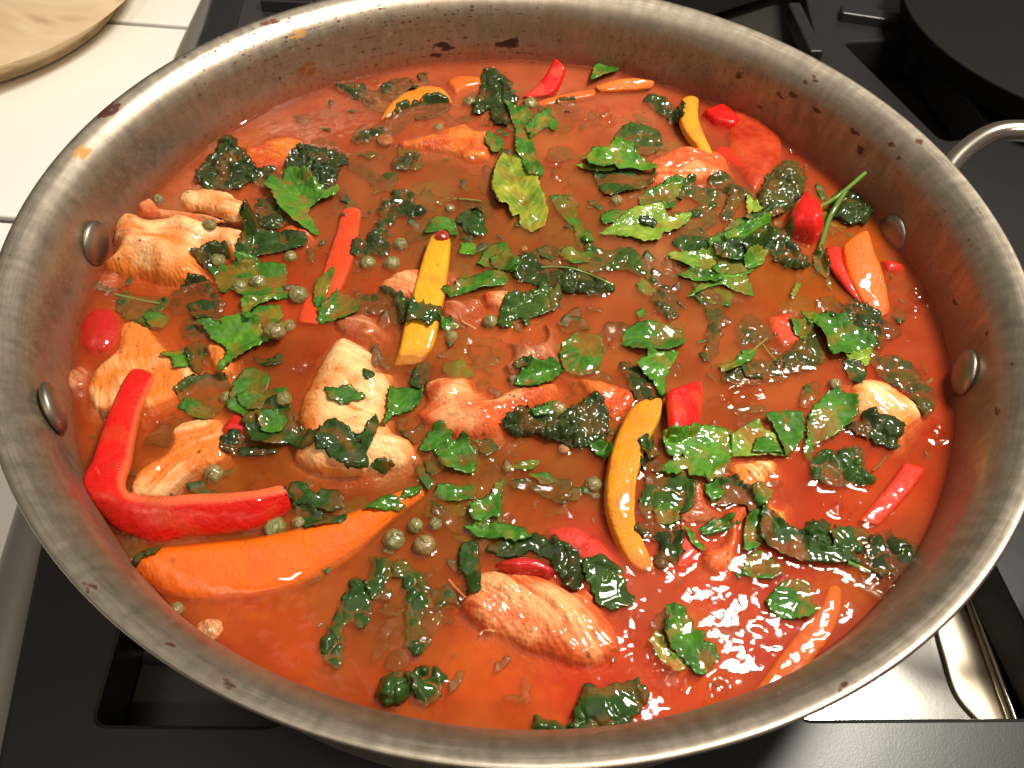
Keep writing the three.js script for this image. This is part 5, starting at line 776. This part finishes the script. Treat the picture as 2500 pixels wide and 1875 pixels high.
// ---------------------------------------------------------------- the broth itself: a clear skin over cloudy liquid that hides more the deeper it gets
{
  const step = 0.00068, n = Math.ceil(RW / step) + 1;
  const D = new Float32Array(HN * HN);                                         // distance to what stands out of the broth
  for (let k = 0; k < HN * HN; k++) D[k] = H[k] > YB + 0.0003 ? 0 : 1e3;
  for (const [a, b, e] of [[1, HN - 1, 1], [HN - 2, 0, -1]]) for (let j = a; j !== b; j += e) for (let i = a; i !== b; i += e) { const k = j * HN + i; D[k] = Math.min(D[k], D[k - e] + 1, D[k - e * HN] + 1, D[k - e * HN - 1] + 1.41, D[k - e * HN + 1] + 1.41); }
  const field = (x, z) => { const fx = (x - HO) / HC, fz = (z - HO) / HC, i = Math.floor(fx), j = Math.floor(fz), a = fx - i, b = fz - j; return HC * lerp(lerp(D[j * HN + i], D[j * HN + i + 1], a), lerp(D[(j + 1) * HN + i], D[(j + 1) * HN + i + 1], a), b); };
  const foam = [[1980, 1560, 230, 1.0], [1650, 1640, 130, 0.8], [2100, 1460, 150, 0.9], [1890, 1490, 120, 0.7], [1560, 1560, 110, 0.5], [1680, 1760, 150, 0.6], [2230, 930, 140, 0.4], [300, 930, 120, 0.3], [960, 1500, 90, 0.4], [1750, 1040, 120, 0.3]].map(([x, y, r, k]) => { const p = P(x, y, YB); return [p.x, p.z, r / CAM.f * p.distanceTo(EYE), k]; });
  const height = (x, z) => {
    const d = field(x, z), dw = Math.max(0, RW - Math.hypot(x, z));
    let busy = 0; for (const [a, b, q, k] of foam) busy = Math.max(busy, k * smooth(1, 0.35, Math.hypot(x - a, z - b) / q));
    let y = 0.00016 * nz(x * 90, z * 90, 1) + 0.00016 * nz(x * 190, z * 190, 2) + 0.00009 * nz(x * 420, z * 420, 3);
    if (busy > 0) { const [f1] = worley(x / 0.0034 + 0.4 * nz(x * 200, z * 200, 5), z / 0.0034); y += busy * (0.00022 * Math.sqrt(Math.max(0, 1 - (f1 / 0.75) ** 2)) + 0.0005 * nz(x * 95, z * 130, 8)); }
    y += 0.0008 * Math.exp(-d / 0.0013) * (0.6 + 0.8 * nz(x * 110, z * 110, 12)) + 0.0013 * Math.exp(-dw / 0.0015) * (0.8 + 0.6 * nz(x * 60, z * 60, 14));
    for (const [a, b, q] of RISE) { const e = Math.hypot(x - a, z - b) - q; if (e < 0.003) y += e > 0 ? 0.0006 * Math.exp(-e / 0.0009) : 0.0006 * Math.exp(e / 0.0007) - 0.0004 * smooth(0, -q * 0.6, e); }
    return y;
  };
  const tint = (x, z) => {
    let c = brothColor(x, z); const dw = Math.max(0, RW - Math.hypot(x, z)), oil = smooth(0.18, 0.5, nz(x * 45, z * 45, 31) + 0.6 * nz(x * 380, z * 380, 33)) * smooth(0.05, 0.11, z); c = mix(c, [lin(214) ** 0.78, lin(104) ** 0.86, lin(24) ** 0.92], 0.28 * oil);
    const fleck = smooth(0.62, 0.72, nz(x * 520, z * 520, 40)); c = mix(c, [c[0] * 1.3, c[1] * 1.9, c[2] * 1.8], 0.5 * fleck); return mix(c, rgb(140, 50, 22, 1), 0.5 * smooth(0.004, 0, dw));
  };
  function disc(step, rise, color) {
    const n = Math.ceil(RW / step) + 1, size = 2 * n + 1, id = new Int32Array(size * size).fill(-1), pos = [], col = [], uv = [], idx = [];
    for (let j = 0; j < size; j++) for (let i = 0; i < size; i++) {
      let x = (i - n) * step, z = (j - n) * step; const r = Math.hypot(x, z); if (r > RW + step * 0.9) continue;
      if (r > RW - step * 0.5) { x *= RW / r; z *= RW / r; }
      id[j * size + i] = pos.length / 3; pos.push(x, rise(x, z), z); uv.push(x / 0.05 + 5, z / 0.05 + 5); if (color) col.push(...color(x, z));
    }
    for (let j = 0; j < size - 1; j++) for (let i = 0; i < size - 1; i++) { const a = id[j * size + i], b = id[j * size + i + 1], c = id[(j + 1) * size + i], d = id[(j + 1) * size + i + 1]; if (a >= 0 && b >= 0 && c >= 0) idx.push(a, c, b); if (b >= 0 && c >= 0 && d >= 0) idx.push(b, c, d); }
    const g = new THREE.BufferGeometry(); g.setAttribute('position', new THREE.Float32BufferAttribute(pos, 3)); if (color) g.setAttribute('color', new THREE.Float32BufferAttribute(col, 3)); g.setAttribute('uv', new THREE.Float32BufferAttribute(uv, 2)); g.setIndex(idx); g.computeVertexNormals(); return g;
  }
  const broth = new THREE.Group(); broth.name = numbered('tomato_broth'); broth.position.y = YB - 0.0075; scene.add(broth); tag(broth, 'reddish brown cloudy tomato broth filling the steel pan', 'broth');
  const top = disc(step, height, tint), low = disc(0.0016, (x, z) => 0.0002 * nz(x * 200, z * 200, 50), tint);
  const add = (name, g, m, y) => { const o = part(broth, name, g, m); o.position.y = 0.0075 + y; return o; };
  add('liquid_skin', top, new THREE.MeshPhysicalMaterial({ color: 0xffffff, roughness: 0.06, transmission: 1, thickness: 0, ior: 1.36, bumpMap: fineNoise, bumpScale: 0.00005 }), 0);
  [[-0.00006, 0.24, top], [-0.0006, 0.20, low], [-0.0013, 0.26, low], [-0.0022, 0.34, low], [-0.0034, 0.45, low], [-0.0050, 0.6, low], [-0.0074, 1, low]].forEach(([y, opacity, g]) => add('cloudy_liquid', g, new THREE.MeshPhysicalMaterial({ vertexColors: true, roughness: 0.9, specularIntensity: 0, opacity, transparent: opacity < 1 }), y));
}
renderer.render(scene, camera);
